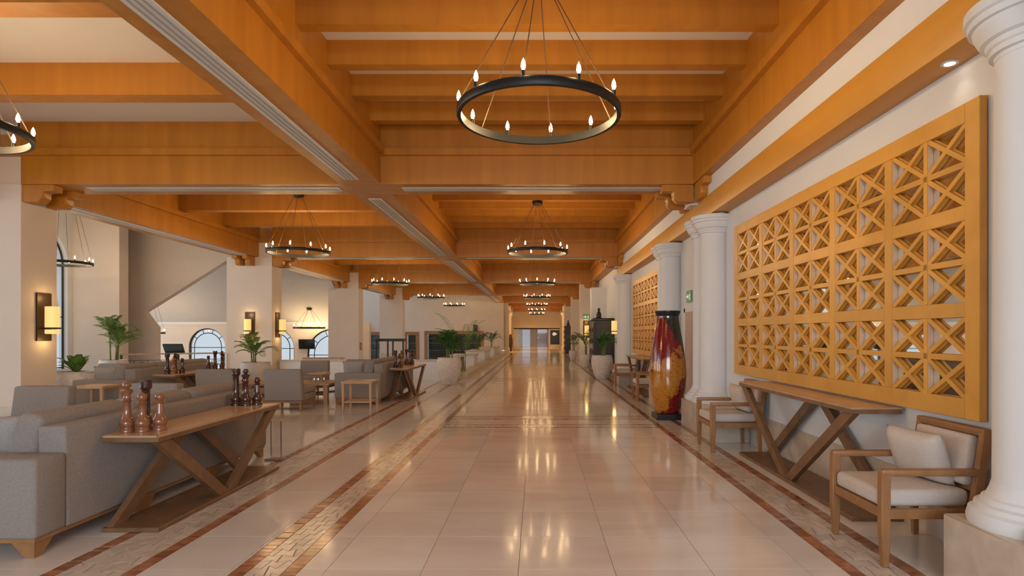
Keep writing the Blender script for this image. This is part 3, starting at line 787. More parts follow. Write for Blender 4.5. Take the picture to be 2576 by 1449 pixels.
# ================================================================== CHESS PIECES
FOOT = [(.051, 0), (.053, .012), (.049, .022), (.045, .032), (.043, .038), (.050, .050), (.054, .066), (.051, .082), (.046, .096), (.036, .108)]
def piece(kind):
    p = list(FOOT)
    if kind == 'queen':
        p += [(.028, .17), (.024, .24), (.032, .246), (.040, .250), (.032, .256), (.025, .262), (.028, .270), (.024, .278), (.026, .295), (.042, .322), (.043, .328), (.030, .337), (.012, .343), (.016, .347), (.027, .358), (.030, .370), (.026, .384), (.012, .394), (.001, .396)]
    elif kind == 'rook':
        p += [(.032, .17), (.030, .26), (.030, .318), (.034, .322), (.042, .330), (.044, .338), (.044, .385), (.034, .385), (.034, .372), (.001, .372)]
    elif kind == 'bishop':
        p += [(.027, .150), (.023, .218), (.030, .223), (.035, .227), (.028, .233), (.020, .240), (.029, .252), (.034, .266), (.034, .280), (.028, .296), (.014, .306), (.010, .308), (.011, .313), (.001, .318)]
    else:
        p += [(.030, .150), (.024, .215), (.032, .220), (.037, .225), (.030, .231), (.022, .238), (.027, .245), (.033, .258), (.033, .272), (.027, .288), (.012, .298), (.001, .300)]
    b = B().lathe(p, 22)
    if kind == 'rook':
        for i in range(5):
            a = 2 * PI * i / 5
            b.bar((.034 * math.cos(a), .034 * math.sin(a), .383), (.034 * math.cos(a), .034 * math.sin(a), .397), .016, .020, up=(math.cos(a), math.sin(a), 0))
    return b
def chess_set(x, y, z, where, mats, kinds, spots):
    for k, m, (dx, dy) in zip(kinds, mats, spots):
        tone = 'copper-brown' if m is CHESSW else 'dark red-brown'
        o = piece(k).build('chess_' + k, m, None, (x + dx, y + dy, z), smooth=60)
        tag(o, '%s wooden %s chess piece %s' % (tone, k, where), 'chess piece', 'oversized wooden chess pieces')
W_, D_ = CHESSW, CHESSD
Z1 = .73
SP1 = [(-.137, .165), (-.10, .33), (-.028, .18), (.055, .265)]
SP2 = [(-.165, 1.88), (-.13, 2.00), (-.055, 1.87), (.03, 1.95)]
chess_set(-3.07, 4.42, Z1, 'at the end of the long near sofa console', [W_, D_, W_, W_], ['queen', 'rook', 'bishop', 'pawn'], SP1)
chess_set(-3.07, 4.42, Z1, 'at the lounge chairs end of the near sofa console', [D_, D_, D_, D_], ['rook', 'bishop', 'queen', 'pawn'], SP2)
chess_set(-3.07, 13.04, Z1, 'close to the side table, on the second sofa console', [D_, W_, D_, W_], ['rook', 'queen', 'pawn', 'bishop'], [(-.14, .27), (-.02, .36), (-.03, .18), (-.10, .45)])
chess_set(-3.07, 13.04, Z1, 'next to the white pot, on the second sofa console', [D_, W_, D_], ['rook', 'bishop', 'queen'], [(-.15, 1.45), (-.10, 1.60), (-.02, 1.50)])
chess_set(-7.02, 11.02, Z1, 'at the free end of the back-row console', [D_, D_, W_, D_], ['rook', 'queen', 'bishop', 'pawn'], [(-.12, .30), (-.04, .42), (.03, .26), (.12, .38)])
chess_set(-7.02, 11.02, Z1, 'by the low armchair on the back-row console', [D_, D_, D_], ['pawn', 'rook', 'queen'], [(-.14, 1.75), (-.02, 1.80), (.10, 1.86)])

# ================================================================== SOFAS
def sofa(label, loc, L=3.34):
    """Back plane at local x = 0, seat towards -x, near end at y = 0."""
    t = thing('sofa', label, 'sofa', loc, group='long grey sofas backed by consoles')
    D = 0.98
    B().box(-D, .04, .13, -.03, L - .04, .33).build('base', FABRIC, t, bevel=.012, seg=2)
    bk = B().box(-.20, .27, .13, 0, L - .27, .845)
    bk.v = [(x + (.02 if z > .5 else 0) * (-1), y, z) for x, y, z in bk.v]
    bk.build('back', FABRIC, t, bevel=.022, seg=3)
    for y0, y1 in ((0, .27), (L - .27, L)):
        B().box(-D, y0, .13, -.001, y1, .665).build('arm', FABRIC, t, bevel=.028, seg=3)
    w = (L - .56) / 3
    for i in range(3):
        y = .28 + i * w
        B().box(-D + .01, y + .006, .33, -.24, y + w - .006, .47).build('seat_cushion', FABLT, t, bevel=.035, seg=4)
        rot = Matrix.Rotation(math.radians(13), 3, 'Y')
        bc = B().box(-.12, -w / 2 + .004, -.235, .12, w / 2 - .004, .235)
        bc.v = [tuple(rot @ Vector((x * (1.0 if z < 0 else .72), yy, z)) + Vector((-.335, y + w / 2, .70))) for x, yy, z in bc.v]
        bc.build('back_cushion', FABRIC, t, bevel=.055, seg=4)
    B().box(-D + .02, .02, .105, -.02, L - .02, .135).build('base_rail', CHW, t)
    for y, s in ((.03, 1), (L * .345, 0), (L * .66, 0), (L - .03, -1)):
        for x, sx in ((-.03, -1), (-D + .03, 1)):
            b = B()
            yy = y if s else y - .03
            for q in ((s,) if s else (1, -1)):
                b.prism([(yy, .12), (yy + q * .17, .12), (yy + q * .06, .0), (yy, 0)] if q > 0 else [(yy, 0), (yy + q * .06, 0), (yy + q * .17, .12), (yy, .12)], 'x', min(x, x + sx * .035), max(x, x + sx * .035))
            b.prism([(x, .12), (x + sx * .17, .12), (x + sx * .06, 0), (x, 0)] if sx > 0 else [(x, 0), (x + sx * .06, 0), (x + sx * .17, .12), (x, .12)], 'y', yy, yy + (s or 1) * .035)
            b.build('leg', CHW, t)
    return t
sf = keep(sofa('long grey sofa with loose back cushions in front of the chess console by the aisle', (-3.325, 3.88, 0)))
dup(sf, (-3.325, 12.45, 0), label='second grey sofa by the aisle, behind the pale side table')
dup(sf, (-7.40, 10.55, 0), label='grey sofa of the back row, beside the cream pillar')
throw('pale grey cushion leaning at the end of the long near sofa', (-4.06, 4.42, .685), .46, .42, .17, PI / 2 - .18, PI - .12, FABLT)
throw('pale grey cushion on the end of the second aisle sofa', (-4.06, 12.99, .685), .46, .42, .17, PI / 2 - .18, PI, FABLT)
throw('pale grey cushion on the end of the back-row sofa', (-8.13, 11.09, .685), .46, .42, .17, PI / 2 - .18, PI, FABLT)

# ================================================================== LOW ARMCHAIRS
def low_chair(label, loc, rz=0, mat=FABRIC):
    t = thing('lounge_chair', label, 'armchair', loc, rz, group='armless grey lounge chairs')
    bk = B().box(-.37, .20, .20, .37, .36, .82); bk.v = [(x * (.965 if z > .5 else 1), y + (.085 if z > .5 else 0), z) for x, y, z in bk.v]
    bk.build('back', mat, t, bevel=.03, seg=3)
    B().box(-.36, -.38, .20, .36, .24, .33).build('seat_base', mat, t, bevel=.015, seg=2)
    B().box(-.365, -.39, .33, .365, .225, .45).build('seat_cushion', mat, t, bevel=.035, seg=3)
    B().box(-.355, -.37, .165, .355, .35, .20).build('seat_rail', CHW, t)
    for x in (-.32, .32):
        for y in (-.33, .31): B().bar((x, y, .17), (x * 1.02, y * 1.04, 0), .05, .05, up=(1, 0, 0), w1=.032, h1=.032).build('leg', CHW, t)
    return t
lc = keep(low_chair('grey lounge chair facing the near sofa, in front of the lamp pillar', (-6.42, 7.30, 0)))
for x, y, r, lab in ((-5.28, 7.72, -.10, 'grey lounge chair behind the first set of chess pieces'),
                     (-6.18, 11.62, PI, 'grey lounge chair turned away beside the second set of chess pieces'),
                     (-4.89, 11.66, PI, 'grey lounge chair seen from behind, next to the pale side table'),
                     (-5.71, 14.75, 0, 'grey lounge chair across the coffee table, before the low wall'),
                     (-4.72, 15.3, 0, 'grey lounge chair across the coffee table, next to the second sofa'),
                     (-9.72, 13.15, 0, 'pale-lit lounge chair in front of the tall palm by the balustrade')):
    dup(lc, (x, y, 0), r, label=lab)

# ================================================================== SMALL TABLES
def side_table(label, loc):
    t = thing('side_table', label, 'side table', loc, group='pale wooden side tables with a lower shelf')
    B().box(-.29, -.26, .575, .29, .26, .618).build('table_top', PALEW, t, bevel=.004, seg=1)
    for x in (-.255, .255):
        for y in (-.225, .225): B().bar((x, y, .577), (x, y, 0), .048, .048, up=(1, 0, 0), w1=.028, h1=.028).build('leg', PALEW, t)
    B().box(-.25, -.22, .215, .25, .22, .245).build('shelf', PALEW, t, bevel=.003, seg=1)
    return t
st = keep(side_table('pale wooden side table with a shelf in front of the second sofa', (-3.34, 11.10, 0)))
dup(st, (-7.60, 10.12, 0), label='pale wooden side table with a shelf beside the back-row sofa')
ct = thing('coffee_table', 'long wooden coffee table with sturdy legs carrying the tiered stand', 'coffee table', (-5.57, 12.95, 0))
B().box(-1.15, -.50, .40, 1.15, .50, .445).build('table_top', PALEW, ct, bevel=.004, seg=1)
B().box(-1.08, -.40, .34, 1.08, .40, .40).build('apron', FURW, ct)
for x in (-1.05, 1.05):
    for y in (-.38, .38): B().bar((x, y, .40), (x, y, 0), .10, .10, up=(1, 0, 0), w1=.08, h1=.08).build('leg', PALEW, ct)
for y in (-.30, .30): B().bar((-1.0, y, .10), (1.0, y * -1, .20), .05, .05).build('stretcher', FURW, ct)
ts = thing('tiered_stand', 'two-tier wooden stand with small silver ornaments on the coffee table', 'tiered stand', (-4.85, 13.05, .445))
B().lathe([(0, .165), (.26, .165), (.26, .185), (0, .185)], 8).build('upper_tier', PALEW, ts)
B().lathe([(0, .0), (.17, .0), (.17, .02), (0, .02)], 8).build('lower_tier', PALEW, ts)
for i in range(4):
    a = PI / 4 + i * PI / 2; B().bar((.12 * math.cos(a), .12 * math.sin(a), .02), (.12 * math.cos(a), .12 * math.sin(a), .165), .022, .022, up=(1, 0, 0)).build('post', PALEW, ts)
for i, (x, y) in enumerate(((-.05, -.13), (.04, -.14), (.0, -.05), (.12, -.02))):
    tag(B().lathe([(0, 0), (.03, .0), (.036, .03), (.02, .06), (.024, .075), (0, .08)], 12, -4.85 + x, 13.05 + y).build('silver_pot', SILVER, None, (0, 0, .465), smooth=50), 'small silver pot on the lower tier of the wooden stand', 'ornament', 'silver pots on the tiered stand')
tag(box('square_tray', PALEW, -4.90, 12.95, .63, -4.64, 13.15, .652), 'small flat tray on top of the tiered wooden stand', 'tray')
sh = thing('sign_holder', 'clear acrylic sign holder standing at the far end of the near console', 'sign holder', (-3.12, 7.02, 0))
B().box(-.10, -.10, 0, .10, .10, .02).build('foot', ACRYL, sh)
B().box(-.06, -.006, .02, .06, .006, .46).build('panel', ACRYL, sh)
for x in (-.06, .06): B().box(x - .008, -.01, .02, x + .008, .01, .46).build('edge_strip', SILVER, sh)

# ================================================================== PLANTS
def frond(L, rise, droop, seed, mat, parent, az, base=(0, 0, 0), nl=15, lw=.030, ll=.34):
    rnd = random.Random(seed); pts = []; N = 14
    for i in range(N + 1):
        s = i / N
        r = L * (s * .85) * math.cos(rise) + .15 * L * s * s; z = L * (s * math.sin(rise) - droop * s * s * s)
        pts.append(Vector((r, 0, z)))
    b = B(); b.tube(pts, [.009 * (1 - .8 * i / N) for i in range(N + 1)], 4)
    for i in range(nl):
        s = .22 + .78 * i / (nl - 1); f = s * N; k = min(int(f), N - 1); p = pts[k].lerp(pts[k + 1], f - k); d = (pts[k + 1] - pts[k]).normalized()
        ln = ll * L * (math.sin(PI * (s * .85 + .12)) * .8 + .25) * rnd.uniform(.85, 1.1)
        for sd in (-1, 1):
            out = Vector((d.x * .75, sd * .8, d.z * .75 + .18)).normalized()
            q1 = p + out * ln * .5; q2 = p + out * ln + Vector((0, 0, -.22 * ln))
            wv = d * lw * .5
            b.add([p, q1 - wv, q2, q1 + wv, q1 + Vector((0, 0, -.004))], [(0, 1, 4), (0, 4, 3), (1, 2, 4), (4, 2, 3)])
    m = Matrix.Rotation(az, 3, 'Z'); b.v = [tuple(m @ Vector(v) + Vector(base)) for v in b.v]
    return b.build('frond', mat, parent)
POTP = [(.20, 0), (.21, .01), (.27, .16), (.335, .38), (.36, .56), (.352, .68), (.325, .755), (.335, .77), (.335, .785), (.30, .785), (.29, .74), (0, .735)]
def pot(label, loc, k=1.0, kz=None):
    kz = kz or k
    o = thing('plant_pot', label, 'plant pot', loc, group='whitewashed round plant pots')
    B().lathe([(r * k, z * kz) for r, z in POTP[:-1]] + [(.29 * k, .70 * kz)], 32).build('body', POT, o, smooth=50)
    B().lathe([(0, .69 * kz), (.292 * k, .69 * kz), (.292 * k, .72 * kz), (0, .73 * kz)], 20).build('soil', SOIL, o)
    return o
def palm(label, loc, n, L, seed, mat=LEAF, spread=(.75, 1.35), stem=.22, droop=.42, cat='plant', ll=.34, canes=3):
    t = thing('palm', label, cat, loc, group='potted palms')
    rnd = random.Random(seed)
    cs = [(rnd.uniform(-.09, .09), rnd.uniform(-.09, .09)) for _ in range(canes)]
    for i, (x, y) in enumerate(cs):
        B().tube([(x, y, 0), (x * 1.3, y * 1.3, stem * (1 + .4 * i))], [.024, .014], 6).build('stem', STEM, t)
    for i in range(n):
        x, y = cs[i % canes]; k = i % canes
        frond(L * rnd.uniform(.7, 1.05), rnd.uniform(*spread), droop * rnd.uniform(.6, 1.2), seed * 50 + i, mat, t, 2 * PI * i / n * 1.0 + rnd.uniform(-.4, .4), (x * 1.3, y * 1.3, stem * (1 + .4 * k) * .9), ll=ll)
    return t
def broadleaf(label, loc, n, L, seed, mat=LEAFD):
    t = thing('leafy_plant', label, 'plant', loc); rnd = random.Random(seed)
    for i in range(n):
        az = 2 * PI * i / n + rnd.uniform(-.3, .3); ri = rnd.uniform(.75, 1.4); l = L * rnd.uniform(.7, 1.1); b = B(); N = 7; vs = []
        for j in range(N + 1):
            s = j / N; r = l * s * math.cos(ri) + .12 * l * s * s; z = l * (s * math.sin(ri) - .35 * s ** 3); w = .12 * l * math.sin(PI * min(1, s * .94 + .05)) + .004
            vs += [(r, -w, z + .25 * w), (r, 0, z), (r, w, z + .25 * w)]
        b.add(vs, [(3 * j + q, 3 * j + 3 + q, 3 * j + 4 + q, 3 * j + 1 + q) for j in range(N) for q in (0, 1)])
        m = Matrix.Rotation(az, 3, 'Z'); b.v = [tuple(m @ Vector(v)) for v in b.v]; b.build('leaf', mat, t, smooth=180)
    return t
pot('whitewashed pot standing beside the near lamp pillar', (-8.80, 11.2, 0))
broadleaf('low broad-leaved plant in the pot beside the near lamp pillar', (-8.80, 11.2, .735), 20, .56, 3, LEAF)
pot('whitewashed pot mostly hidden behind the pale-lit lounge chair', (-11.7, 16.2, 0))
palm('tall bushy palm behind the pale-lit lounge chair by the balustrade', (-11.7, 16.2, .735), 28, .80, 5, spread=(.55, 1.45), droop=.40, stem=.38, ll=.40, canes=4)
pot('whitewashed pot in front of the two-lamp pillar', (-7.00, 14.6, 0), 1.02)
palm('feathery palm arching in front of the two-lamp pillar', (-7.00, 14.6, .755), 20, .66, 8, spread=(.5, 1.4), droop=.45, stem=.22, ll=.38)
pot('big whitewashed pot at the corner of the low white bar wall', (-2.60, 17.4, 0), 1.02)
palm('dense dark palm in the big pot at the corner of the low bar wall', (-2.60, 17.4, .74), 34, .70, 11, mat=LEAFD, spread=(.6, 1.5), droop=.35, ll=.45, stem=.18, canes=4)
palm('sparse palm fronds rising above the bar planter', (-2.56, 20.6, .17), 5, 2.3, 14, spread=(1.1, 1.45), droop=.36, ll=.16, stem=.3)
pot('big whitewashed pot in front of the dark carved cabinet', (2.18, 19.55, 0), 1.0, 1.0)
palm('dark palm in the pot in front of the dark carved cabinet', (2.18, 19.55, .735), 24, .72, 17, mat=LEAFD, spread=(.7, 1.5), droop=.4, stem=.22)
pot('small whitewashed pot by the orange-lit wall pier', (2.22, 26.4, 0), .66, .74)
palm('leafy plant in the small pot by the orange-lit wall pier', (2.22, 26.4, .53), 12, .95, 19, mat=LEAFD, spread=(.6, 1.4), droop=.3, stem=.35)
pot('small whitewashed pot standing near the farther dark cabinet', (2.05, 33.2, 0), .62, .72)
palm('bushy plant in the small pot near the farther dark cabinet', (2.05, 33.2, .51), 14, .85, 23, mat=LEAFD, spread=(.6, 1.45), droop=.3, stem=.3)
palm('palm on the bar planter beside the black speaker', (-3.2, 31.6, .655), 12, 1.15, 27, mat=LEAFD, spread=(.6, 1.4), droop=.45, ll=.3)
palm('palm at the far end of the bar planter', (-3.05, 39.2, .675), 14, 1.35, 29, mat=LEAFD, spread=(.5, 1.4), droop=.5, ll=.3)

# ================================================================== VASE
vs_ = thing('floor_vase', 'tall lacquered floor vase in ochre, red and black on a black square base', 'vase', (2.33, 10.42, 0))
B().box(-.24, -.24, 0, .24, .24, .10).build('base', BLACK, vs_, bevel=.006, seg=1)
VP = [(.16, .10), (.205, .105), (.225, .16), (.265, .32), (.305, .52), (.325, .72), (.325, .86), (.312, 1.02), (.285, 1.22), (.250, 1.44), (.220, 1.62), (.200, 1.76), (.194, 1.82), (.200, 1.855), (.218, 1.88), (.218, 1.905), (.19, 1.905), (.17, 1.84)]
vb = B().lathe(VP, 48).build('body', VASE, vs_, smooth=60)
B().lathe([(.199, 1.815), (.206, 1.85), (.222, 1.88), (.222, 1.909), (.188, 1.909), (.188, 1.90)], 48).build('lip', BLACK, vs_, smooth=60)

# ================================================================== EXIT SIGNS
def exit_sign(label, loc, rz):
    t = thing('exit_sign', label, 'exit sign', loc, rz, group='green exit signs')
    B().box(0, -.17, -.11, .025, .17, .11).build('panel', SIGNG, t)
    f = B().box(.026, -.15, -.02, .028, -.06, .02)
    f.prism([(-.06, -.06), (-.06, .06), (.01, 0)][::-1], 'x', .026, .028); f.build('arrow', SIGNW, t)
    g = B().lathe([(0, -.014), (.014, 0), (0, .014)], 8); g.v = [(.027 + v[0] * .05, .09 + v[1], .065 + v[2]) for v in g.v]
    g.bar((.027, .085, .045), (.027, .075, -.01), .028, .002, up=(1, 0, 0)); g.bar((.027, .075, -.01), (.027, .11, -.075), .018, .002, up=(1, 0, 0))
    g.bar((.027, .075, -.01), (.027, .045, -.06), .018, .002, up=(1, 0, 0)); g.bar((.027, .085, .035), (.027, .12, .01), .013, .002, up=(1, 0, 0)); g.bar((.027, .085, .035), (.027, .05, .015), .013, .002, up=(1, 0, 0))
    g.build('figure', SIGNW, t)
    return t
exit_sign('green exit sign on the wall between the two pairs of columns above the vase', (2.945, 11.25, 2.22), PI)
exit_sign('green exit sign high on the orange-lit wall pier', (2.38, 27.99, 2.32), -PI / 2)

# ================================================================== RIGHT SIDE FAR THINGS
def wall_block(n, x0, y0, x1, y1, z1, label, mat=CREAM):
    return struct(box('wall_%s' % n, mat, x0, y0, 0, x1, y1, z1), label)
wall_block('pier_sign', 2.08, 28.0, 2.96, 28.7, 3.97, 'wall pier with lamp and exit sign')
wall_block('pier_cabinet', 2.30, 24.6, 2.96, 25.2, 3.45, 'pale wall pier behind the dark cabinet', PLAST)
wall_block('pier_far', 2.2, 37.2, 2.96, 37.9, 3.97, 'far wall pier')
wall_block('pier_farther', 2.2, 46.4, 2.96, 47.1, 3.97, 'farther wall pier')
def cabinet(label, loc, w=.74, d=1.9, h=2.10):
    t = thing('cabinet', label, 'cabinet', loc, group='dark carved cabinets on the right')
    B().box(0, 0, .10, w, d, h - .10).build('body', DARKW, t, bevel=.006, seg=1)
    B().box(-.06, -.06, h - .10, w + .0, d + .06, h).build('cornice', DARKW, t, bevel=.02, seg=2)
    B().box(-.03, -.03, 0, w, d + .03, .12).build('foot', DARKW, t, bevel=.008, seg=1)
    B().box(.06, -.012, .22, w - .06, 0, h - .2).build('side_panel', DARKW, t, bevel=.004, seg=1)
    for i in range(2):
        y0 = .06 + i * (d / 2 - .03)
        dr = B().box(-.025, y0, .2, .0, y0 + d / 2 - .09, h - .18).build('door', DARKW, t, bevel=.006, seg=1)
        for j in range(4):
            z = .28 + j * .42; B().lathe([(0, 0), (.10, 0), (.08, .03), (0, .04)], 12).build('carving', DARKW, dr, (-.025, y0 + d / 4 - .045, z + .12)).rotation_euler = (0, -PI / 2, 0)
        B().tube([(-.03, y0 + (d / 2 - .17 if i == 0 else .05), .95), (-.06, y0 + (d / 2 - .17 if i == 0 else .05), 1.02), (-.03, y0 + (d / 2 - .17 if i == 0 else .05), 1.09)], .012, 6).build('handle', SILVER, dr)
    return t
cb = keep(cabinet('dark carved wooden cabinet behind the big right-hand pot', (2.19, 22.2, 0)))
dup(cb, (2.17, 44.2, 0), label='dark cabinet farther along the aisle beyond the small pots')
def figure(label, loc, k=1.0):
    o = B().lathe([(.11 * k, 0), (.12 * k, .03 * k), (.09 * k, .05 * k), (.10 * k, .14 * k), (.075 * k, .22 * k), (.035 * k, .28 * k), (.055 * k, .33 * k), (.045 * k, .38 * k), (.001, .41 * k)], 16).build('figurine', BRONZE, None, loc, smooth=60)
    return tag(o, label, 'figurine')
figure('small dark figurine standing on the nearer dark cabinet', (2.40, 22.6, 2.10))
figure('small dark figurine on the farther dark cabinet', (2.40, 44.6, 2.10), 1.1)

# ================================================================== BAR AND COURT EDGE
def low_wall(label, x0, y0, x1, y1, h, cap=True, mat=PLAST, base=0.0):
    t = thing('low_wall', label, 'low wall', ((x0 + x1) / 2, (y0 + y1) / 2, base))
    a, b_ = (x1 - x0) / 2, (y1 - y0) / 2
    B().box(-a, -b_, 0, a, b_, h).build('body', mat, t)
    if cap: B().box(-a - .03, -b_ - .03, h, a + .03, b_ + .03, h + .045).build('cap', PLINTH if mat is PLAST else PALEW, t)
    return t
low_wall('low white wall with a stone cap behind the second sofa console', -8.4, 19.15, -2.75, 19.45, .60)
low_wall('low stone kerb running along the aisle in front of the bar', -2.75, 17.9 + 1.6, -2.32, 46.4, .16, cap=False, mat=PLINTH)
for i, (y0, y1, h, lab) in enumerate(((24.5, 26.0, .58, 'white planter block on the kerb closest to the big pot'), (29.5, 33.0, .60, 'white planter block on the kerb below the black speaker'), (36.0, 41.5, .62, 'longest white planter block on the kerb at the far end'))):
    low_wall(lab, -3.6, y0, -2.62, y1, h - .165, base=.165)
sl_ = thing('low_shelf', 'black open shelf between the big pot and the white planter blocks', 'shelf', (-3.05, 21.9, .165))
for z in (0, .22, .44): B().box(-.30, -.35, z, .30, .35, z + .03).build('board', BLACK, sl_)
for x in (-.28, .28): B().box(x - .02, -.35, 0, x + .02, .35, .47).build('side', BLACK, sl_)
fr_ = thing('bar_frame', 'dark wooden bar frame with posts before the far pillar', 'bar frame', (-7.45, 30.0, -1.6))
B().box(-.72, -.3, 2.72, .72, .3, 2.86).build('top_beam', DARKW, fr_)
for x in (-.68, -.12, .14, .66): B().box(x - .035, -.25, 0, x + .035, -.18, 2.72).build('post', DARKW, fr_)
low_wall('low cream wall with a wooden cap between the second and third pillars', -8.2, 20.6, -6.9, 20.95, .62, mat=CREAM)
def speaker(label, loc):
    t = thing('speaker', label, 'loudspeaker', loc, group='black loudspeakers in the bar')
    B().box(-.16, -.14, 0, .16, .14, .52).build('cabinet_box', BLACK, t, bevel=.01, seg=1)
    B().lathe([(0, 0), (.10, 0), (.11, .012), (0, .012)], 16).build('cone', IRON, t, (0, -.14, .18)).rotation_euler = (PI / 2, 0, 0)
    B().box(-.02, .12, .2, .02, .3, .24).build('bracket', IRON, t)
    return t
sp_ = keep(speaker('black loudspeaker above the large bar window', (-4.85, YF - .30, 1.72)))
dup(sp_, (-13.45, YF - .30, 1.66), label='black loudspeaker above the narrow bar window next to the third pillar')
# balustrade beside the court
bl = thing('balustrade', 'wrought iron balustrade with scrolls and a pale wooden rail beside the court', 'balustrade', (0, 0, 0))
A_, Z_ = Vector((-12.35, 17.4, 0)), Vector((-9.98, 18.75, 0)); dv = Z_ - A_
B().bar(A_ + Vector((0, 0, .89)), Z_ + Vector((0, 0, .89)), .09, .045).build('hand_rail', PALEW, bl)
B().bar(A_ + Vector((0, 0, .70)), Z_ + Vector((0, 0, .70)), .02, .015).build('upper_bar', IRON, bl)
B().bar(A_ + Vector((0, 0, .10)), Z_ + Vector((0, 0, .10)), .03, .02).build('lower_bar', IRON, bl)
for s in (0.0, .5, .985):
    p = A_ + dv * s; B().bar((p.x, p.y, 0), (p.x, p.y, .88), .05, .05, up=(1, 0, 0)).build('post', IRON, bl)
du = dv.normalized()
for i in range(8):
    c = A_ + dv * ((i + .5) / 8) + Vector((0, 0, .45)); pts = []
    for j in range(26):
        a = j / 25 * 3.2 * PI; r = .165 * (1 - .72 * j / 25); sg = 1 if i % 2 else -1
        pts.append(c + du * (r * math.cos(a) * sg) + Vector((0, 0, r * math.sin(a) + .05)))
    B().tube(pts, .009, 5).build('scroll', IRON, bl, smooth=60)
    B().tube([c + du * .155 + Vector((0, 0, -.33)), c + du * .10 + Vector((0, 0, 0)), c + du * .155 + Vector((0, 0, .24))], .008, 5).build('scroll_stem', IRON, bl)
# black screens in the court
def screen(label, loc, w, h, rz, tilt):
    t = thing('television', label, 'television', loc, rz, group='black screens in the court')
    for nm, mt, x0, x1, y0, y1, z0, z1 in (('case', BLACK, -w / 2, w / 2, -.03, .03, -h / 2, h / 2), ('display', SCREEN, -w / 2 + .02, w / 2 - .02, -.034, -.03, -h / 2 + .02, h / 2 - .02)):
        b = B().box(x0, y0, z0, x1, y1, z1); m = Matrix.Rotation(tilt, 3, 'X'); b.v = [tuple(m @ Vector(v)) for v in b.v]; b.build(nm, mt, t, bevel=.005 if nm == 'case' else 0, seg=1)
    B().bar((0, .04, 0), (0, .22, .02), .10, .10).build('mount', IRON, t)
    return t
screen('black television mounted between the arched court windows', (-11.72, 29.85, .98), .80, .50, .05, .12)
tv = screen('wide black tilted screen above the balustrade in the court', (-12.95, 20.9, .98), .66, .36, .1, .55)
B().box(-.05, .2, -2.5, .05, .3, .05).build('stand', IRON, tv)

# ================================================================== FAR DOORS
d1 = struct(box('door_1', GLOWDOOR, -1.65, 68.6, 0, -.78, 68.66, 2.0), 'pale glass door at the end of the corridor')
box('frame', WHITEM, -1.72, 68.58, 0, -1.65, 68.7, 2.05, parent=d1); box('frame', WHITEM, -.78, 68.58, 0, -.71, 68.7, 2.05, parent=d1)
d2 = struct(box('door_2', CHESSW, .10, 68.6, 0, 1.25, 68.66, 2.05), 'brown wooden door at the end of the corridor')
box('panel', CHESSW, .25, 68.57, .2, 1.1, 68.6, 1.85, parent=d2); box('handle', SILVER, .16, 68.54, .98, .2, 68.6, 1.1, parent=d2)
po = thing('wall_poster', 'black poster with a white swirl emblem beside the far brown door', 'poster', (2.05, 65.94, 1.1))
B().box(-.52, 0, -.78, .52, .03, .82).build('board', BLACK, po)
em = B()
em.tube([(-.28, -.01, .32), (-.16, -.01, .46), (.02, -.01, .45), (.12, -.01, .36), (.28, -.01, .42)], [.03, .10, .13, .08, .015], 8)
em.tube([(-.26, -.01, .30), (-.12, -.01, .24), (.02, -.01, .28), (.10, -.01, .34)], [.02, .06, .06, .02], 8)
em.v = [(v[0], -.012 + v[1] * .05, v[2]) for v in em.v]; em.build('emblem', SIGNW, po)
struct(box('wall_end_right', CREAM, 1.35, 65.98, 0, 3.0, 66.3, 2.06), 'cream wall with the black poster')
struct(box('wall_end_left', CREAM, -3.0, 65.98, 0, -2.3, 66.3, 2.06), 'cream return at the far corridor end')
rv = thing('red_vase', 'dark red vase by the wall in the far corridor', 'vase', (-2.25, 50.5, 0))
B().lathe([(.10, 0), (.16, .3), (.20, .7), (.17, 1.1), (.10, 1.4), (.12, 1.46)], 20).build('body', CHESSD, rv, smooth=60)
for yy, nm in ((47.2, 'first'), (51.8, 'second'), (56.4, 'third')):
    for sx in (-1, 1):
        t = thing('round_column', 'cream round column on the %s side of the far corridor' % ('lounge' if sx < 0 else 'cabinet'), 'column', (sx * 2.45, yy, 0), group='round columns of the far corridor, %s side' % ('lounge' if sx < 0 else 'cabinet'))
        B().lathe([(.30, 0), (.30, .35), (.26, .38), (.22, .42), (.21, 3.0), (.25, 3.05), (.32, 3.25), (.34, 3.37)], 20).build('shaft', CREAM, t, smooth=40)
        B().box(-.17, -.17, 3.37, .17, .17, ZG).build('block', CREAM, t)

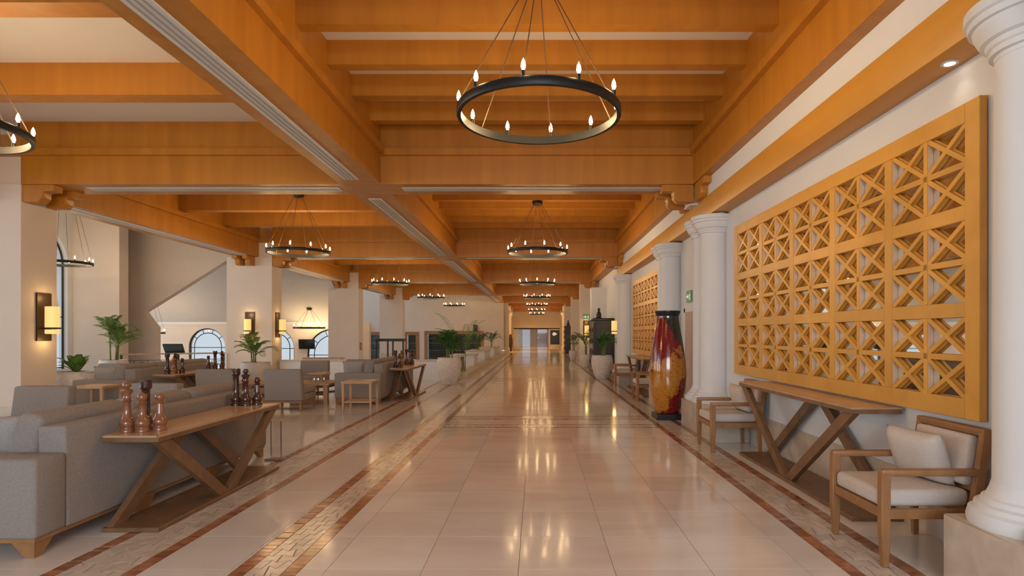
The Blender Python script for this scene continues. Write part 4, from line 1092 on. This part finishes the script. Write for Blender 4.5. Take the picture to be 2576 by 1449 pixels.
# bottles behind the bar windows
BOTY = plain('amber_glass', (0.55, 0.33, 0.02), 0.15); BOTG = plain('green_glass', (0.03, 0.07, 0.02), 0.12)
for i in range(10):
    y = YF + .42; x, z = ((-10.25 + .15 * i, wins[1][2] + .13) if i < 5 else (-13.4 + .2 * (i - 5), wins[0][2] + .75))
    m = BOTY if i in (0, 2, 3) else BOTG
    o = B().lathe([(.045, 0), (.048, .02), (.048, .24), (.018, .32), (.016, .40), (.001, .405)], 12).build('bottle', m, None, (x, y, z), smooth=50)
    tag(o, '%s bottle on the bar shelf behind the %s bar window' % ('amber' if m is BOTY else 'dark green', 'narrow middle' if i < 5 else 'narrow outer'), 'bottle', 'bottles on the bar shelves')

# service door between the column pairs, plaque on the third pillar, floor uplight
PINKW = plain('painted_door', (0.50, 0.36, 0.29), 0.55)
d3 = struct(box('door_3', PINKW, 2.915, 10.45, 0, 2.96, 11.45, 1.92), 'pinkish painted door in the wall behind the floor vase')
for y0, y1, z0, z1 in ((10.37, 10.45, 0, 2.0), (11.45, 11.53, 0, 2.0), (10.37, 11.53, 1.92, 2.0)): box('frame', PLAST, 2.90, y0, z0, 2.96, y1, z1, parent=d3)
box('panel', PINKW, 2.905, 10.6, .2, 2.916, 11.3, .85, parent=d3); box('panel', PINKW, 2.905, 10.6, 1.0, 2.916, 11.3, 1.8, parent=d3)
B().tube([(2.90, 10.54, .98), (2.87, 10.54, 1.0), (2.87, 10.64, 1.0)], .01, 6).build('handle', SILVER, d3)
pq = thing('wall_plaque', 'small wooden plaque on the third square pillar', 'plaque', (-8.5, 28.3, .90))
B().box(0, -.16, -.18, .025, .16, .18).build('board', CHW, pq); B().box(.025, -.11, -.13, .03, .11, .13).build('inset', PALEW, pq)
ul = thing('floor_uplight', 'small white floor uplight on the kerb near the far corridor', 'uplight', (-2.5, 44.0, .16))
B().lathe([(.14, 0), (.16, .06), (.12, .10), (.10, .10)], 16).build('housing', WHITEM, ul, smooth=40)
B().lathe([(.09, .101), (.09, .104)], 14).build('lens', DLGLASS, ul)
l = bpy.data.lights.new('uplight_beam', 'SPOT'); l.energy = 260; l.color = (1, 0.60, 0.22); l.spot_size = 2.0; l.spot_blend = 0.9; l.shadow_soft_size = 0.08
lo = bpy.data.objects.new('uplight_beam', l); COL.objects.link(lo); lo.location = (0, 0, .12); lo.rotation_euler = (PI + .25, 0, 0); lo.parent = ul
